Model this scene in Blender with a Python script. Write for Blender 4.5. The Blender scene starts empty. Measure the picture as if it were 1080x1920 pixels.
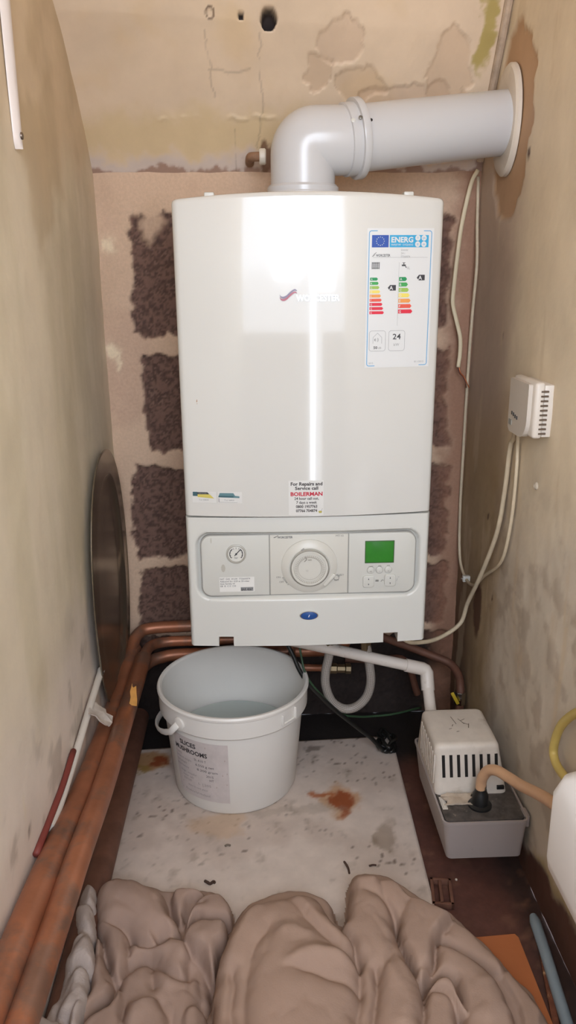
import bpy, bmesh, math, random
import numpy as np
from mathutils import Vector, Matrix

scene = bpy.context.scene
COL = scene.collection
PI = math.pi

# ------------------------------------------------------------------ camera
PITCH, YAW, ROLL = 0.294960643, 0.0407985220, -0.00741385046
CAM = Vector((-0.0836251881, -1.56511435, 0.907049874))
def make_camera():
    f = Vector((math.sin(YAW) * math.cos(PITCH), math.cos(YAW) * math.cos(PITCH), -math.sin(PITCH)))
    r = Vector((math.cos(YAW), -math.sin(YAW), 0))
    u = r.cross(f)
    r2 = r * math.cos(ROLL) + u * math.sin(ROLL)
    u2 = -r * math.sin(ROLL) + u * math.cos(ROLL)
    m = Matrix((r2, u2, -f)).transposed().to_4x4()
    m.translation = CAM
    cd = bpy.data.cameras.new('camera')
    cd.sensor_fit = 'VERTICAL'
    cd.sensor_height = 36.0
    cd.lens = 1477.57477 * 36.0 / 1920.0
    cd.clip_start = 0.02
    o = bpy.data.objects.new('camera', cd)
    o.matrix_world = m
    COL.objects.link(o)
    scene.camera = o
make_camera()

# ------------------------------------------------------------------ world and exposure
scene.view_settings.view_transform = 'Standard'
scene.view_settings.look = 'None'
scene.view_settings.gamma = 1.0
scene.view_settings.use_curve_mapping = False
scene.view_settings.exposure = 1.57
w = bpy.data.worlds.new('daylight')
scene.world = w
w.use_nodes = True
nt = w.node_tree
nt.nodes.clear()
out = nt.nodes.new('ShaderNodeOutputWorld')
bg = nt.nodes.new('ShaderNodeBackground')
tc = nt.nodes.new('ShaderNodeTexCoord')
sep = nt.nodes.new('ShaderNodeSeparateXYZ')
ramp = nt.nodes.new('ShaderNodeValToRGB')
mr = nt.nodes.new('ShaderNodeMapRange')
mr.inputs['From Min'].default_value = -1.0
mr.inputs['From Max'].default_value = 1.0
nt.links.new(tc.outputs['Generated'], sep.inputs[0])
nt.links.new(sep.outputs['Z'], mr.inputs['Value'])
nt.links.new(mr.outputs[0], ramp.inputs[0])
nt.links.new(ramp.outputs[0], bg.inputs[0])
nt.links.new(bg.outputs[0], out.inputs[0])
cr = ramp.color_ramp
cr.elements[0].position = 0.0
cr.elements[0].color = (0.235, 0.23, 0.235, 1)
cr.elements[1].position = 1.0
cr.elements[1].color = (0.92, 1.0, 1.13, 1)
e = cr.elements.new(0.48); e.color = (0.57, 0.60, 0.66, 1)
e = cr.elements.new(0.53); e.color = (0.92, 1.01, 1.15, 1)
bg.inputs['Strength'].default_value = 1.72
def daylight(name, x, z, sx, sz, power):  # added strip lamps for doorway daylight, shaped to streak the boiler front
    la = bpy.data.lights.new(name, 'AREA')
    la.shape = 'RECTANGLE'
    la.size, la.size_y = sx, sz
    la.energy = power
    la.color = (0.92, 1.0, 1.14)
    o = bpy.data.objects.new(name, la)
    o.location = (x, -2.05, z)
    o.rotation_euler = (PI / 2, 0, 0)      # shines along +Y through the doorway
    COL.objects.link(o)
daylight('daylight_streak_lamp', -.06, 1.27, .22, .76, 1.9)
daylight('daylight_streak_lamp_side', .26, 1.25, .13, .80, 0.9)
daylight('daylight_streak_lamp_thin', .145, .84, .040, 1.60, .55)

# ------------------------------------------------------------------ helpers
def lin(v):
    v = v / 255.0
    return v / 12.92 if v <= 0.04045 else ((v + 0.055) / 1.055) ** 2.4
def C3(rgb):
    return tuple(lin(c) for c in rgb)
def C4(rgb):
    return C3(rgb) + (1.0,)

MATS = {}
def mat(name, rgb, rough=0.5, metal=0.0, var=None, bump=None, coat=0.0, attr=False, dirt=None, spec=0.5, trans=0.0, alpha=1.0, wave=None):
    """var=(scale, low multiplier, high multiplier); bump=(scale, strength, distance); dirt=(scale, threshold, rgb)"""
    if name in MATS:
        return MATS[name]
    m = bpy.data.materials.new(name)
    m.use_nodes = True
    t = m.node_tree
    b = t.nodes['Principled BSDF']
    b.inputs['Roughness'].default_value = rough
    b.inputs['Metallic'].default_value = metal
    b.inputs['Coat Weight'].default_value = coat
    b.inputs['Coat Roughness'].default_value = 0.04
    b.inputs['Specular IOR Level'].default_value = spec
    b.inputs['Transmission Weight'].default_value = trans
    tc = t.nodes.new('ShaderNodeTexCoord')
    src = None
    if attr:
        a = t.nodes.new('ShaderNodeAttribute')
        a.attribute_name = 'Col'
        src = a.outputs['Color']
    else:
        rgbn = t.nodes.new('ShaderNodeRGB')
        rgbn.outputs[0].default_value = C4(rgb)
        src = rgbn.outputs[0]
    if dirt:
        n = t.nodes.new('ShaderNodeTexNoise')
        n.inputs['Scale'].default_value = dirt[0]
        n.inputs['Detail'].default_value = 6
        n.inputs['Roughness'].default_value = 0.65
        t.links.new(tc.outputs['Object'], n.inputs['Vector'])
        r = t.nodes.new('ShaderNodeMapRange')
        r.inputs['From Min'].default_value = dirt[1]
        r.inputs['From Max'].default_value = dirt[1] + 0.12
        t.links.new(n.outputs['Fac'], r.inputs['Value'])
        mx = t.nodes.new('ShaderNodeMix')
        mx.data_type = 'RGBA'
        t.links.new(r.outputs[0], mx.inputs['Factor'])
        t.links.new(src, mx.inputs['A'])
        mx.inputs['B'].default_value = C4(dirt[2])
        src = mx.outputs['Result']
    if var:
        n = t.nodes.new('ShaderNodeTexNoise')
        n.inputs['Scale'].default_value = var[0]
        n.inputs['Detail'].default_value = 5
        n.inputs['Roughness'].default_value = 0.6
        t.links.new(tc.outputs['Object'], n.inputs['Vector'])
        r = t.nodes.new('ShaderNodeMapRange')
        r.inputs['From Min'].default_value = 0.3
        r.inputs['From Max'].default_value = 0.7
        r.inputs['To Min'].default_value = var[1]
        r.inputs['To Max'].default_value = var[2]
        t.links.new(n.outputs['Fac'], r.inputs['Value'])
        mx = t.nodes.new('ShaderNodeVectorMath')
        mx.operation = 'SCALE'
        t.links.new(src, mx.inputs[0])
        t.links.new(r.outputs[0], mx.inputs['Scale'])
        src = mx.outputs[0]
    t.links.new(src, b.inputs['Base Color'])
    if bump:
        n = t.nodes.new('ShaderNodeTexNoise')
        n.inputs['Scale'].default_value = bump[0]
        n.inputs['Detail'].default_value = 6
        t.links.new(tc.outputs['Object'], n.inputs['Vector'])
        bp = t.nodes.new('ShaderNodeBump')
        bp.inputs['Strength'].default_value = bump[1]
        bp.inputs['Distance'].default_value = bump[2] if len(bump) > 2 else 0.002
        t.links.new(n.outputs['Fac'], bp.inputs['Height'])
        t.links.new(bp.outputs[0], b.inputs['Normal'])
    if wave:
        uv = t.nodes.new('ShaderNodeUVMap')
        mp = t.nodes.new('ShaderNodeMapping')
        mp.inputs['Scale'].default_value = (wave[0], wave[1], 1)
        t.links.new(uv.outputs[0], mp.inputs[0])
        ck = t.nodes.new('ShaderNodeTexChecker')
        ck.inputs['Scale'].default_value = 1.0
        t.links.new(mp.outputs[0], ck.inputs[0])
        mp.inputs['Rotation'].default_value = (0, 0, 0.785)
        bp = t.nodes.new('ShaderNodeBump')
        bp.inputs['Strength'].default_value = 0.6
        bp.inputs['Distance'].default_value = 0.001
        t.links.new(ck.outputs['Fac'], bp.inputs['Height'])
        t.links.new(bp.outputs[0], b.inputs['Normal'])
        mx = t.nodes.new('ShaderNodeMix')
        mx.data_type = 'RGBA'
        t.links.new(ck.outputs['Fac'], mx.inputs['Factor'])
        t.links.new(src, mx.inputs['A'])
        mx.inputs['B'].default_value = C4(wave[2])
        t.links.new(mx.outputs['Result'], b.inputs['Base Color'])
    MATS[name] = m
    return m

def link_mesh(name, me, mats, parent=None, label=None, smooth=35):
    if not isinstance(mats, (list, tuple)):
        mats = [mats]
    for m in mats:
        me.materials.append(m)
    if smooth:
        me.polygons.foreach_set('use_smooth', [True] * len(me.polygons))
        if smooth < 180:
            me.set_sharp_from_angle(angle=math.radians(smooth))
    o = bpy.data.objects.new(name, me)
    COL.objects.link(o)
    if parent is not None:
        o.parent = parent
        loc = Vector((0, 0, 0))
        p = parent
        while p is not None:
            loc += p.location
            p = p.parent
        o.location = -loc
    if label:
        o['label'] = label
    return o

def obj(name, bm, mats, parent=None, label=None, smooth=35, normals=True):
    """bm is in world coordinates"""
    if normals:
        bmesh.ops.recalc_face_normals(bm, faces=bm.faces)
    me = bpy.data.meshes.new(name)
    bm.to_mesh(me)
    bm.free()
    return link_mesh(name, me, mats, parent, label, smooth)

def tag(o, label, cat, group=None):
    o['label'] = label
    o['category'] = cat
    if group:
        o['group'] = group
    return o
def thing(name, label, cat, loc, group=None):
    o = bpy.data.objects.new(name, None)
    o.empty_display_size = 0.03
    o.location = loc
    COL.objects.link(o)
    return tag(o, label, cat, group)
def struct(o):
    o['kind'] = 'structure'
    return o

def BM():
    return bmesh.new()

def add_box(bm, lo, hi, bevel=0.0, seg=2, M=None):
    r = bmesh.ops.create_cube(bm, size=1.0)
    vs = r['verts']
    c = [(a + b) / 2 for a, b in zip(lo, hi)]
    s = [b - a for a, b in zip(lo, hi)]
    for v in vs:
        v.co = Vector((c[i] + v.co[i] * s[i] for i in range(3)))
    if bevel:
        es = list({e for v in vs for e in v.link_edges})
        r = bmesh.ops.bevel(bm, geom=es, offset=bevel, segments=seg, profile=0.5, affect='EDGES')
        vs = list({v for f in r['faces'] for v in f.verts} | {v for v in vs if v.is_valid})
    if M is not None:
        for v in vs:
            v.co = M @ v.co
    return vs

def spline(pts, n=8, closed=False):
    P = [Vector(p) for p in pts]
    res = []
    N = len(P)
    if N < 3:
        return P
    rng = N if closed else N - 1
    for i in range(rng):
        p1, p2 = P[i], P[(i + 1) % N]
        p0 = P[i - 1] if (i > 0 or closed) else p1 * 2 - p2
        p3 = P[(i + 2) % N] if (i + 2 < N or closed) else p2 * 2 - p1
        for k in range(n):
            t = k / n
            res.append(0.5 * (2 * p1 + (p2 - p0) * t + (2 * p0 - 5 * p1 + 4 * p2 - p3) * t * t + (3 * p1 - p0 - 3 * p2 + p3) * t ** 3))
    if not closed:
        res.append(P[-1])
    return res

def add_tube(bm, path, r, seg=16, caps=True, flat=1.0):
    """r: number or list per point; flat scales the second axis"""
    P = [Vector(p) for p in path]
    n = len(P)
    uvl = bm.loops.layers.uv.verify()
    T = []
    for i in range(n):
        d = P[min(i + 1, n - 1)] - P[max(i - 1, 0)]
        T.append(d.normalized())
    a = Vector((0, 0, 1)) if abs(T[0].z) < 0.9 else Vector((0, 1, 0))
    N = (a - T[0] * a.dot(T[0])).normalized()
    rings = []
    L = [0.0]
    for i in range(n):
        if i:
            N = (N - T[i] * N.dot(T[i])).normalized()
            L.append(L[-1] + (P[i] - P[i - 1]).length)
        B = T[i].cross(N)
        rr = r[i] if isinstance(r, (list, tuple)) else r
        rings.append([bm.verts.new(P[i] + (N * math.cos(2 * PI * k / seg) + B * math.sin(2 * PI * k / seg) * flat) * rr) for k in range(seg)])
    for i in range(n - 1):
        for k in range(seg):
            k2 = (k + 1) % seg
            f = bm.faces.new((rings[i][k], rings[i][k2], rings[i + 1][k2], rings[i + 1][k]))
            uvs = ((k / seg, L[i]), ((k + 1) / seg, L[i]), ((k + 1) / seg, L[i + 1]), (k / seg, L[i + 1]))
            for lp, q in zip(f.loops, uvs):
                lp[uvl].uv = q
    if caps:
        bm.faces.new(rings[0][::-1])
        bm.faces.new(rings[-1])
    return rings

def frame(axis):
    """orthonormal frame with third axis = axis"""
    z = Vector(axis).normalized()
    a = Vector((0, 0, 1)) if abs(z.z) < 0.9 else Vector((1, 0, 0))
    x = a.cross(z).normalized()
    y = z.cross(x)
    return x, y, z

def add_lathe(bm, prof, center, axis=(0, 0, 1), seg=48, sx=1.0, sy=1.0, closed=False):
    """prof: list of (radius, height along axis)"""
    x, y, z = frame(axis)
    c = Vector(center)
    rings = []
    for (r, h) in prof:
        if r < 1e-6:
            rings.append([bm.verts.new(c + z * h)])
        else:
            rings.append([bm.verts.new(c + z * h + x * (r * sx * math.cos(2 * PI * k / seg)) + y * (r * sy * math.sin(2 * PI * k / seg))) for k in range(seg)])
    m = len(rings)
    for i in range(m if closed else m - 1):
        a, b = rings[i], rings[(i + 1) % m]
        if len(a) == 1 and len(b) == 1:
            continue
        for k in range(seg):
            k2 = (k + 1) % seg
            if len(a) == 1:
                bm.faces.new((a[0], b[k2], b[k]))
            elif len(b) == 1:
                bm.faces.new((a[k], a[k2], b[0]))
            else:
                bm.faces.new((a[k], a[k2], b[k2], b[k]))
    return rings

def rrect(x0, z0, x1, z1, r, n=6):
    """rounded rectangle outline, counter-clockwise in (x, z); r may be a 4-tuple (bl, br, tr, tl)"""
    rs = r if isinstance(r, tuple) else (r,) * 4
    pts = []
    for (cx, cz, a0, q) in ((x0, z0, PI, rs[0]), (x1, z0, 1.5 * PI, rs[1]), (x1, z1, 0, rs[2]), (x0, z1, 0.5 * PI, rs[3])):
        sx = 1 if cx == x0 else -1
        sz = 1 if cz == z0 else -1
        if q <= 0:
            pts.append((cx, cz))
            continue
        for k in range(n + 1):
            a = a0 + 0.5 * PI * k / n
            pts.append((cx + sx * q + q * math.cos(a), cz + sz * q + q * math.sin(a)))
    return pts

def add_prism(bm, outline, y0, y1, bevel=0.0, M=None):
    """outline in (x, z), front at y0 (towards the camera), back at y1; bevel on the front edge"""
    n = len(outline)
    cx = sum(p[0] for p in outline) / n
    cz = sum(p[1] for p in outline) / n
    def ring(y, inset):
        res = []
        for i, (x, z) in enumerate(outline):
            if inset:
                d = Vector((x - cx, z - cz))
                # inset along averaged edge normals
                a = Vector(outline[i]) - Vector(outline[i - 1])
                b = Vector(outline[(i + 1) % n]) - Vector(outline[i])
                na = Vector((a.y, -a.x)); nb = Vector((b.y, -b.x))
                if na.length > 1e-9: na.normalize()
                if nb.length > 1e-9: nb.normalize()
                nn = na + nb
                if nn.length > 1e-9: nn.normalize()
                x, z = x - nn.x * inset, z - nn.y * inset
            co = Vector((x, y, z))
            res.append(bm.verts.new(M @ co if M is not None else co))
        return res
    rings = []
    if bevel:
        for k in range(4):
            a = 0.5 * PI * k / 3
            rings.append(ring(y0 + bevel * (1 - math.sin(a)), bevel * (1 - math.cos(a))))
        rings = rings[::-1]
    else:
        rings.append(ring(y0, 0))
    rings.append(ring(y1, 0))
    bm.faces.new(rings[0])
    for a, b in zip(rings, rings[1:]):
        for i in range(n):
            j = (i + 1) % n
            bm.faces.new((a[i], b[i], b[j], a[j]))
    bm.faces.new(rings[-1][::-1])

TEXT_CACHE = {}
def text_polys(s, bold=0.0):
    """triangulated glyph outlines of a string: verts (x, y) at font size 1, and faces; x starts at 0"""
    key = (s, bold)
    if key in TEXT_CACHE:
        return TEXT_CACHE[key]
    cu = bpy.data.curves.new('t', 'FONT')
    cu.body = s
    cu.size = 1.0
    cu.resolution_u = 2
    cu.offset = bold
    cu.fill_mode = 'FRONT'
    o = bpy.data.objects.new('t', cu)
    COL.objects.link(o)
    bpy.context.view_layer.update()
    me = bpy.data.meshes.new_from_object(o.evaluated_get(bpy.context.evaluated_depsgraph_get()))
    vs = [(v.co.x, v.co.y) for v in me.vertices]
    fs = [tuple(p.vertices) for p in me.polygons]
    bpy.data.objects.remove(o)
    bpy.data.curves.remove(cu)
    bpy.data.meshes.remove(me)
    TEXT_CACHE[key] = (vs, fs)
    return vs, fs

class Decal:
    """flat print collected in (x, z), then laid on a surface y = surf(x, z)"""
    def __init__(self, mats):
        self.mats = mats
        self.keys = list(mats)
        self.bm = BM()
    def poly(self, pts, key, layer):
        vs = [self.bm.verts.new((p[0], layer, p[1])) for p in pts]
        f = self.bm.faces.new(vs)
        f.material_index = self.keys.index(key)
    def rect(self, x0, z0, x1, z1, key, layer=1, strips=1):
        for i in range(strips):
            a = x0 + (x1 - x0) * i / strips
            b = x0 + (x1 - x0) * (i + 1) / strips
            self.poly(((a, z0), (b, z0), (b, z1), (a, z1)), key, layer)
    def line(self, a, b, wd, key, layer=2):
        a, b = Vector(a), Vector(b)
        d = (b - a).normalized() * (wd / 2)
        n = Vector((-d.y, d.x))
        self.poly((a - n, b - n, b + n, a + n), key, layer)
    def ring(self, x0, z0, x1, z1, r, wd, key, layer=2):
        o = rrect(x0, z0, x1, z1, r)
        i = rrect(x0 + wd, z0 + wd, x1 - wd, z1 - wd, max(r - wd, 1e-5))
        n = len(o)
        for k in range(n):
            j = (k + 1) % n
            self.poly((o[k], o[j], i[j], i[k]), key, layer)
    def circle_ring(self, cx, cz, r0, r1, key, layer=2, a0=0, a1=2 * PI, n=36):
        for k in range(n):
            a, b = a0 + (a1 - a0) * k / n, a0 + (a1 - a0) * (k + 1) / n
            self.poly(((cx + r0 * math.cos(a), cz + r0 * math.sin(a)), (cx + r1 * math.cos(a), cz + r1 * math.sin(a)),
                       (cx + r1 * math.cos(b), cz + r1 * math.sin(b)), (cx + r0 * math.cos(b), cz + r0 * math.sin(b))), key, layer)
    def disc(self, cx, cz, r, key, layer=2, n=20):
        self.poly([(cx + r * math.cos(2 * PI * k / n), cz + r * math.sin(2 * PI * k / n)) for k in range(n)], key, layer)
    def text(self, s, x, z, size, key, layer=2, align='L', width=None, bold=0.0, rot=0.0, shear=0.0):
        vs, fs = text_polys(s, bold)
        if not vs:
            return
        x0 = min(v[0] for v in vs); x1 = max(v[0] for v in vs)
        k = size if width is None else None
        sx = size if width is None else width / (x1 - x0)
        wd = (x1 - x0) * sx
        off = {'L': 0, 'C': -wd / 2, 'R': -wd}[align]
        ca, sa = math.cos(rot), math.sin(rot)
        nv = []
        for v in vs:
            lx, lz = (v[0] - x0) * sx + off + shear * v[1] * size, v[1] * size
            nv.append(self.bm.verts.new((x + lx * ca - lz * sa, layer, z + lx * sa + lz * ca)))
        mi = self.keys.index(key)
        for f in fs:
            try:
                q = self.bm.faces.new([nv[i] for i in f])
                q.material_index = mi
            except ValueError:
                pass
    def build(self, name, place, parent, label=None, step=0.00025):
        """place(x, z, offset) -> world point"""
        for v in self.bm.verts:
            v.co = place(v.co.x, v.co.z, v.co.y * step)
        return obj(name, self.bm, [self.mats[k] for k in self.keys], parent, label, smooth=0, normals=False)

# numpy value noise for the plaster
def _hash(ix, iy, s):
    h = (ix.astype(np.int64) * 374761393 + iy.astype(np.int64) * 668265263 + s * 1442695041) & 0x7fffffff
    h = ((h ^ (h >> 13)) * 1274126177) & 0x7fffffff
    h = h ^ (h >> 16)
    return (h & 0xffff) / 65535.0
def vnoise(x, y, s=0):
    ix, iy = np.floor(x), np.floor(y)
    fx, fy = x - ix, y - iy
    fx = fx * fx * (3 - 2 * fx)
    fy = fy * fy * (3 - 2 * fy)
    a, b = _hash(ix, iy, s), _hash(ix + 1, iy, s)
    c, d = _hash(ix, iy + 1, s), _hash(ix + 1, iy + 1, s)
    return a + (b - a) * fx + (c - a) * fy + (a - b - c + d) * fx * fy
def fbm(x, y, s=0, o=5, g=0.55):
    t, amp, tot = 0, 1.0, 0
    for k in range(o):
        t = t + amp * vnoise(x * 2 ** k + 17.3 * k, y * 2 ** k + 9.1 * k, s + k)
        tot += amp
        amp *= g
    return t / tot
def sstep(a, b, x):
    t = np.clip((x - a) / (b - a), 0, 1)
    return t * t * (3 - 2 * t)
def mixc(col, rgb, m):
    c = np.array(C3(rgb))
    return col * (1 - m[..., None]) + c * m[..., None]

def grid_mesh(name, P, colr, m, flip=False):
    """P: (nu, nv, 3) points, colr: (nu, nv, 3) linear colours"""
    nu, nv = P.shape[:2]
    idx = np.arange(nu * nv).reshape(nu, nv)
    q = np.stack([idx[:-1, :-1], idx[1:, :-1], idx[1:, 1:], idx[:-1, 1:]], -1).reshape(-1, 4)
    if flip:
        q = q[:, ::-1]
    me = bpy.data.meshes.new(name)
    me.vertices.add(nu * nv)
    me.vertices.foreach_set('co', P.reshape(-1).astype(np.float32))
    me.loops.add(q.size)
    me.loops.foreach_set('vertex_index', q.reshape(-1).astype(np.int32))
    me.polygons.add(len(q))
    me.polygons.foreach_set('loop_start', np.arange(0, q.size, 4, dtype=np.int32))
    me.polygons.foreach_set('loop_total', np.full(len(q), 4, dtype=np.int32))
    me.update()
    me.validate()
    if colr is not None:
        at = me.color_attributes.new('Col', 'FLOAT_COLOR', 'POINT')
        c4 = np.concatenate([colr, np.ones(colr.shape[:2] + (1,))], -1)
        at.data.foreach_set('color', c4.reshape(-1).astype(np.float32))
    return link_mesh(name, me, m, smooth=180)

# ------------------------------------------------------------------ materials
plaster = mat('painted plaster', (0, 0, 0), 0.62, attr=True, var=(9, 0.93, 1.07), bump=(60, 0.25, 0.002))
blockwork = mat('blockwork and mortar', (0, 0, 0), 0.9, attr=True, var=(170, 0.93, 1.08), bump=(200, 0.15, 0.003))
white_enamel = mat('white enamel', (210, 208, 202), 0.09, coat=0.6)
white_abs = mat('white moulded plastic', (211, 210, 203), 0.28)
panel_grey = mat('warm white panel plastic', (203, 202, 194), 0.35)
dial_white = mat('dial plastic', (206, 203, 193), 0.35)
groove_grey = mat('grey seam', (150, 148, 142), 0.5)
ink_dark = mat('dark grey ink', (62, 62, 64), 0.6)
ink_grey = mat('pale grey ink', (150, 150, 148), 0.6)
black_plastic = mat('black plastic', (22, 22, 22), 0.45)
flue_white = mat('white flue plastic', (202, 201, 201), 0.22, dirt=(14, 0.68, (190, 180, 170)))
pvc_white = mat('off-white waste pipe plastic', (215, 205, 195), 0.4, dirt=(30, 0.62, (165, 145, 125)))
cable_white = mat('yellowed cable sheath', (205, 188, 160), 0.5, var=(40, 0.85, 1.08))
copper_old = mat('tarnished copper', (168, 108, 78), 0.42, metal=0.4, var=(18, 0.72, 1.1), dirt=(14, 0.5, (138, 102, 84)), bump=(80, 0.12, 0.001))
copper_dark = mat('dull painted copper', (118, 80, 64), 0.6, metal=0.2, var=(25, 0.7, 1.1))
steel_dark = mat('dull brown steel', (140, 128, 110), 0.24, metal=0.75, var=(7, 0.8, 1.15), bump=(30, 0.05, 0.001))
chrome = mat('chrome', (220, 220, 220), 0.15, metal=1.0)
brass = mat('worn brass', (120, 104, 80), 0.42, metal=0.8)
bucket_white = mat('white bucket plastic', (228, 224, 217), 0.38, var=(8, 0.97, 1.02), dirt=(40, 0.74, (170, 165, 160)))

# ------------------------------------------------------------------ setting
XL, XR, FLOOR = -0.37, 0.345, -0.05
def linspace(a, b, step):
    return np.linspace(a, b, int(round((b - a) / step)) + 1)

def build_back_wall():
    xs, zs = linspace(XL - 0.01, XR + 0.02, 0.0035), linspace(FLOOR, 1.10, 0.0035)
    X, Z = np.meshgrid(xs, zs, indexing='ij')
    n1 = fbm(X * 9, Z * 9, 3)
    n2 = fbm(X * 45, Z * 45, 7)
    n3 = fbm(X * 150, Z * 150, 11, 3)
    wx = X + (n2 - .5) * 0.03 + (n1 - .5) * 0.03
    wz = Z + (fbm(X * 45, Z * 45, 27) - .5) * 0.03 + (fbm(X * 9, Z * 9, 23) - .5) * 0.02
    col = np.empty(X.shape + (3,)); col[:] = C3((206, 176, 150))
    col = mixc(col, (186, 154, 132), sstep(.45, .7, n1) * .6)
    col = mixc(col, (190, 162, 136), sstep(.55, .75, fbm(X * 6, Z * 6, 41)) * .6)
    block = np.zeros(X.shape)
    for (x0, x1, z0, z1) in ((-0.312, 0.295, 0.795, 1.008), (-0.300, 0.307, 0.566, 0.762), (-0.338, 0.312, 0.335, 0.531),
                             (-0.338, 0.322, 0.165, 0.312), (-0.40, 0.40, -0.07, 0.150)):
        d = np.minimum(np.minimum(wx - x0, x1 - wx), np.minimum(wz - z0, z1 - wz))
        block = np.maximum(block, sstep(-0.002, 0.003, d))
    # a corner of the upper blocks still carries mortar
    smear = sstep(0.02, 0.0, np.abs(wx + 0.272) + 0.6 * np.abs(wz - 0.995) - 0.012) * .8
    block = block * (1 - smear)
    blk = np.empty(col.shape); blk[:] = C3((116, 88, 76))
    blk = mixc(blk, (82, 60, 52), sstep(.42, .62, n3))
    blk = mixc(blk, (140, 110, 95), sstep(.66, .78, n3) * .6)
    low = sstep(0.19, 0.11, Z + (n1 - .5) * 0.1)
    blk = mixc(blk, (34, 27, 25), low * .92)  # dark low blocks, with the shade below the boiler painted in
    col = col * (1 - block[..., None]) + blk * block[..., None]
    # splashes of pale filler
    for (x, z, r) in ((-0.356, 0.963, 0.020), (-0.352, 0.757, 0.017), (-0.345, 0.735, 0.010)):
        d = np.hypot((wx - x), (wz - z)) / r
        col = mixc(col, (225, 205, 175), sstep(1.2, .6, d) * sstep(.3, .5, n2))
    # brown tone down the right corner
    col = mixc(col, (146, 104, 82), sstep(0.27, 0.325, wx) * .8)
    P = np.stack([X, 0.006 * block * (0.6 + 1.0 * n3) + 0.004 * (n1 - .5), Z], -1)
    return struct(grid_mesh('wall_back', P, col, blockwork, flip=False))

def build_left_wall():
    ys, zs = linspace(-1.75, 0.012, 0.007), linspace(FLOOR, 1.95, 0.007)
    Y, Z = np.meshgrid(ys, zs, indexing='ij')
    n1 = fbm(Y * 5, Z * 5, 51)
    n2 = fbm(Y * 22, Z * 22, 57)
    n4 = fbm(Y * 14, Z * 2.2, 61)
    col = np.empty(Y.shape + (3,)); col[:] = C3((222, 208, 184))
    col = mixc(col, (206, 193, 164), sstep(.4, .65, n4) * .6)
    col = mixc(col, (214, 190, 158), sstep(1.02, 1.15, Z + (n1 - .5) * .2) * .8)
    low = sstep(0.46, 0.28, Z + (n1 - .5) * .16)
    col = mixc(col, (228, 214, 202), low * .85)
    col = mixc(col, (158, 146, 132), sstep(.58, .72, n2) * low * .5)
    col = mixc(col, (184, 162, 126), sstep(.6, .75, n1) * .5 * sstep(.3, .5, Z))
    # scrapes
    for (y, z, a, b) in ((-0.70, .50, .006, .004), (-0.55, .42, .005, .003), (-.62, .32, .012, .004), (-.75, .30, .003, .02), (-.36, .45, .003, .01), (-.13, .963, .01, .014), (-.03, .963, .02, .022), (-.03, .76, .012, .012)):
        d = np.hypot((Y - y + (n2 - .5) * .02) / a, (Z - z + (n2 - .5) * .02) / b)
        col = mixc(col, (226, 212, 190), sstep(1.3, .7, d) * .8)
    for (y, z, a, b) in ((-.74, .255, .004, .008), (-.72, .2, .002, .03)):
        d = np.hypot((Y - y) / a, (Z - z) / b)
        col = mixc(col, (90, 70, 58), sstep(1.3, .7, d) * .8)
    P = np.stack([np.full(Y.shape, XL) + 0.006 * (n1 - .5) + 0.0012 * (n2 - .5), Y, Z], -1)
    return struct(grid_mesh('wall_left', P, col, plaster))

def build_right_wall():
    ys, zs = linspace(-1.75, 0.012, 0.006), linspace(FLOOR, 1.95, 0.006)
    Y, Z = np.meshgrid(ys, zs, indexing='ij')
    n1 = fbm(Y * 5, Z * 5, 71)
    n2 = fbm(Y * 24, Z * 24, 77)
    n3 = fbm(Y * 70, Z * 70, 79, 4)
    ns = fbm(Y * 30, Z * 5, 83)
    wy = Y + (n2 - .5) * .05
    wz = Z + (fbm(Y * 24, Z * 24, 87) - .5) * .05
    col = np.empty(Y.shape + (3,)); col[:] = C3((222, 205, 178))
    # grey filler, lower half
    low = sstep(0.66, 0.44, Z + (n1 - .5) * .22 + (Y + .4) * .15)
    col = mixc(col, (204, 192, 176), low * .85)
    col = mixc(col, (168, 152, 134), sstep(.52, .68, n2) * low * .6)
    col = mixc(col, (196, 178, 156), sstep(.6, .72, ns) * low * .5)
    # pinkish bare strip along the back corner, then ochre lower down
    strip = sstep(-.30, -.17, wy) * sstep(.45, .62, Z) * sstep(1.2, 1.05, Z)
    col = mixc(col, (182, 158, 140), strip * .8)
    och = sstep(-.31, -.2, wy) * sstep(.72, .55, Z)
    col = mixc(col, (170, 144, 106), och * .85)
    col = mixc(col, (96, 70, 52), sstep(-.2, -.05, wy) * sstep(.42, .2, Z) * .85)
    col = mixc(col, (205, 185, 155), sstep(.66, .74, ns) * .5)
    # bare render round the flue
    d = np.hypot((wy + .165) / .095, (wz - 1.135) / .145)
    col = mixc(col, (186, 150, 116), sstep(1.06, .98, d))
    # holes and scuffs
    for (y, z, r) in ((-.24, .33, .005), (-.18, .47, .006), (-.26, 1.08, .008), (-.2, .8, .004), (-.28, .62, .005)):
        d = np.hypot(Y - y, Z - z) / r
        col = mixc(col, (80, 52, 40), sstep(1.2, .6, d))
    d = np.hypot((wy + .155) / .03, (wz - .27) / .06)
    col = mixc(col, (86, 54, 38), sstep(1.1, .8, d) * .9)
    # bare brown base
    base = sstep(0.02, -0.005, wz - .022 * sstep(-.5, -.62, Y) + (Y + .6) * .03 + (n1 - .5) * .03)
    col = mixc(col, (168, 148, 92), sstep(.040, .01, wz - .022 * sstep(-.5, -.62, Y) + (Y + .6) * .03) * (1 - base) * sstep(-.52, -.56, Y) * .8)
    col = mixc(col, (92, 62, 50), base)
    bump = 0.006 * (n1 - .5) + 0.003 * (n2 - .5) * (0.3 + low) - 0.003 * base
    ring = np.hypot((wy + .165) / .095, (wz - 1.135) / .145)
    bump = bump - 0.004 * sstep(1.04, 1.0, ring) + 0.002
    P = np.stack([np.full(Y.shape, XR) - bump + 0.002, Y, Z], -1)
    return struct(grid_mesh('wall_right', P, col, plaster, flip=True))

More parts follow.
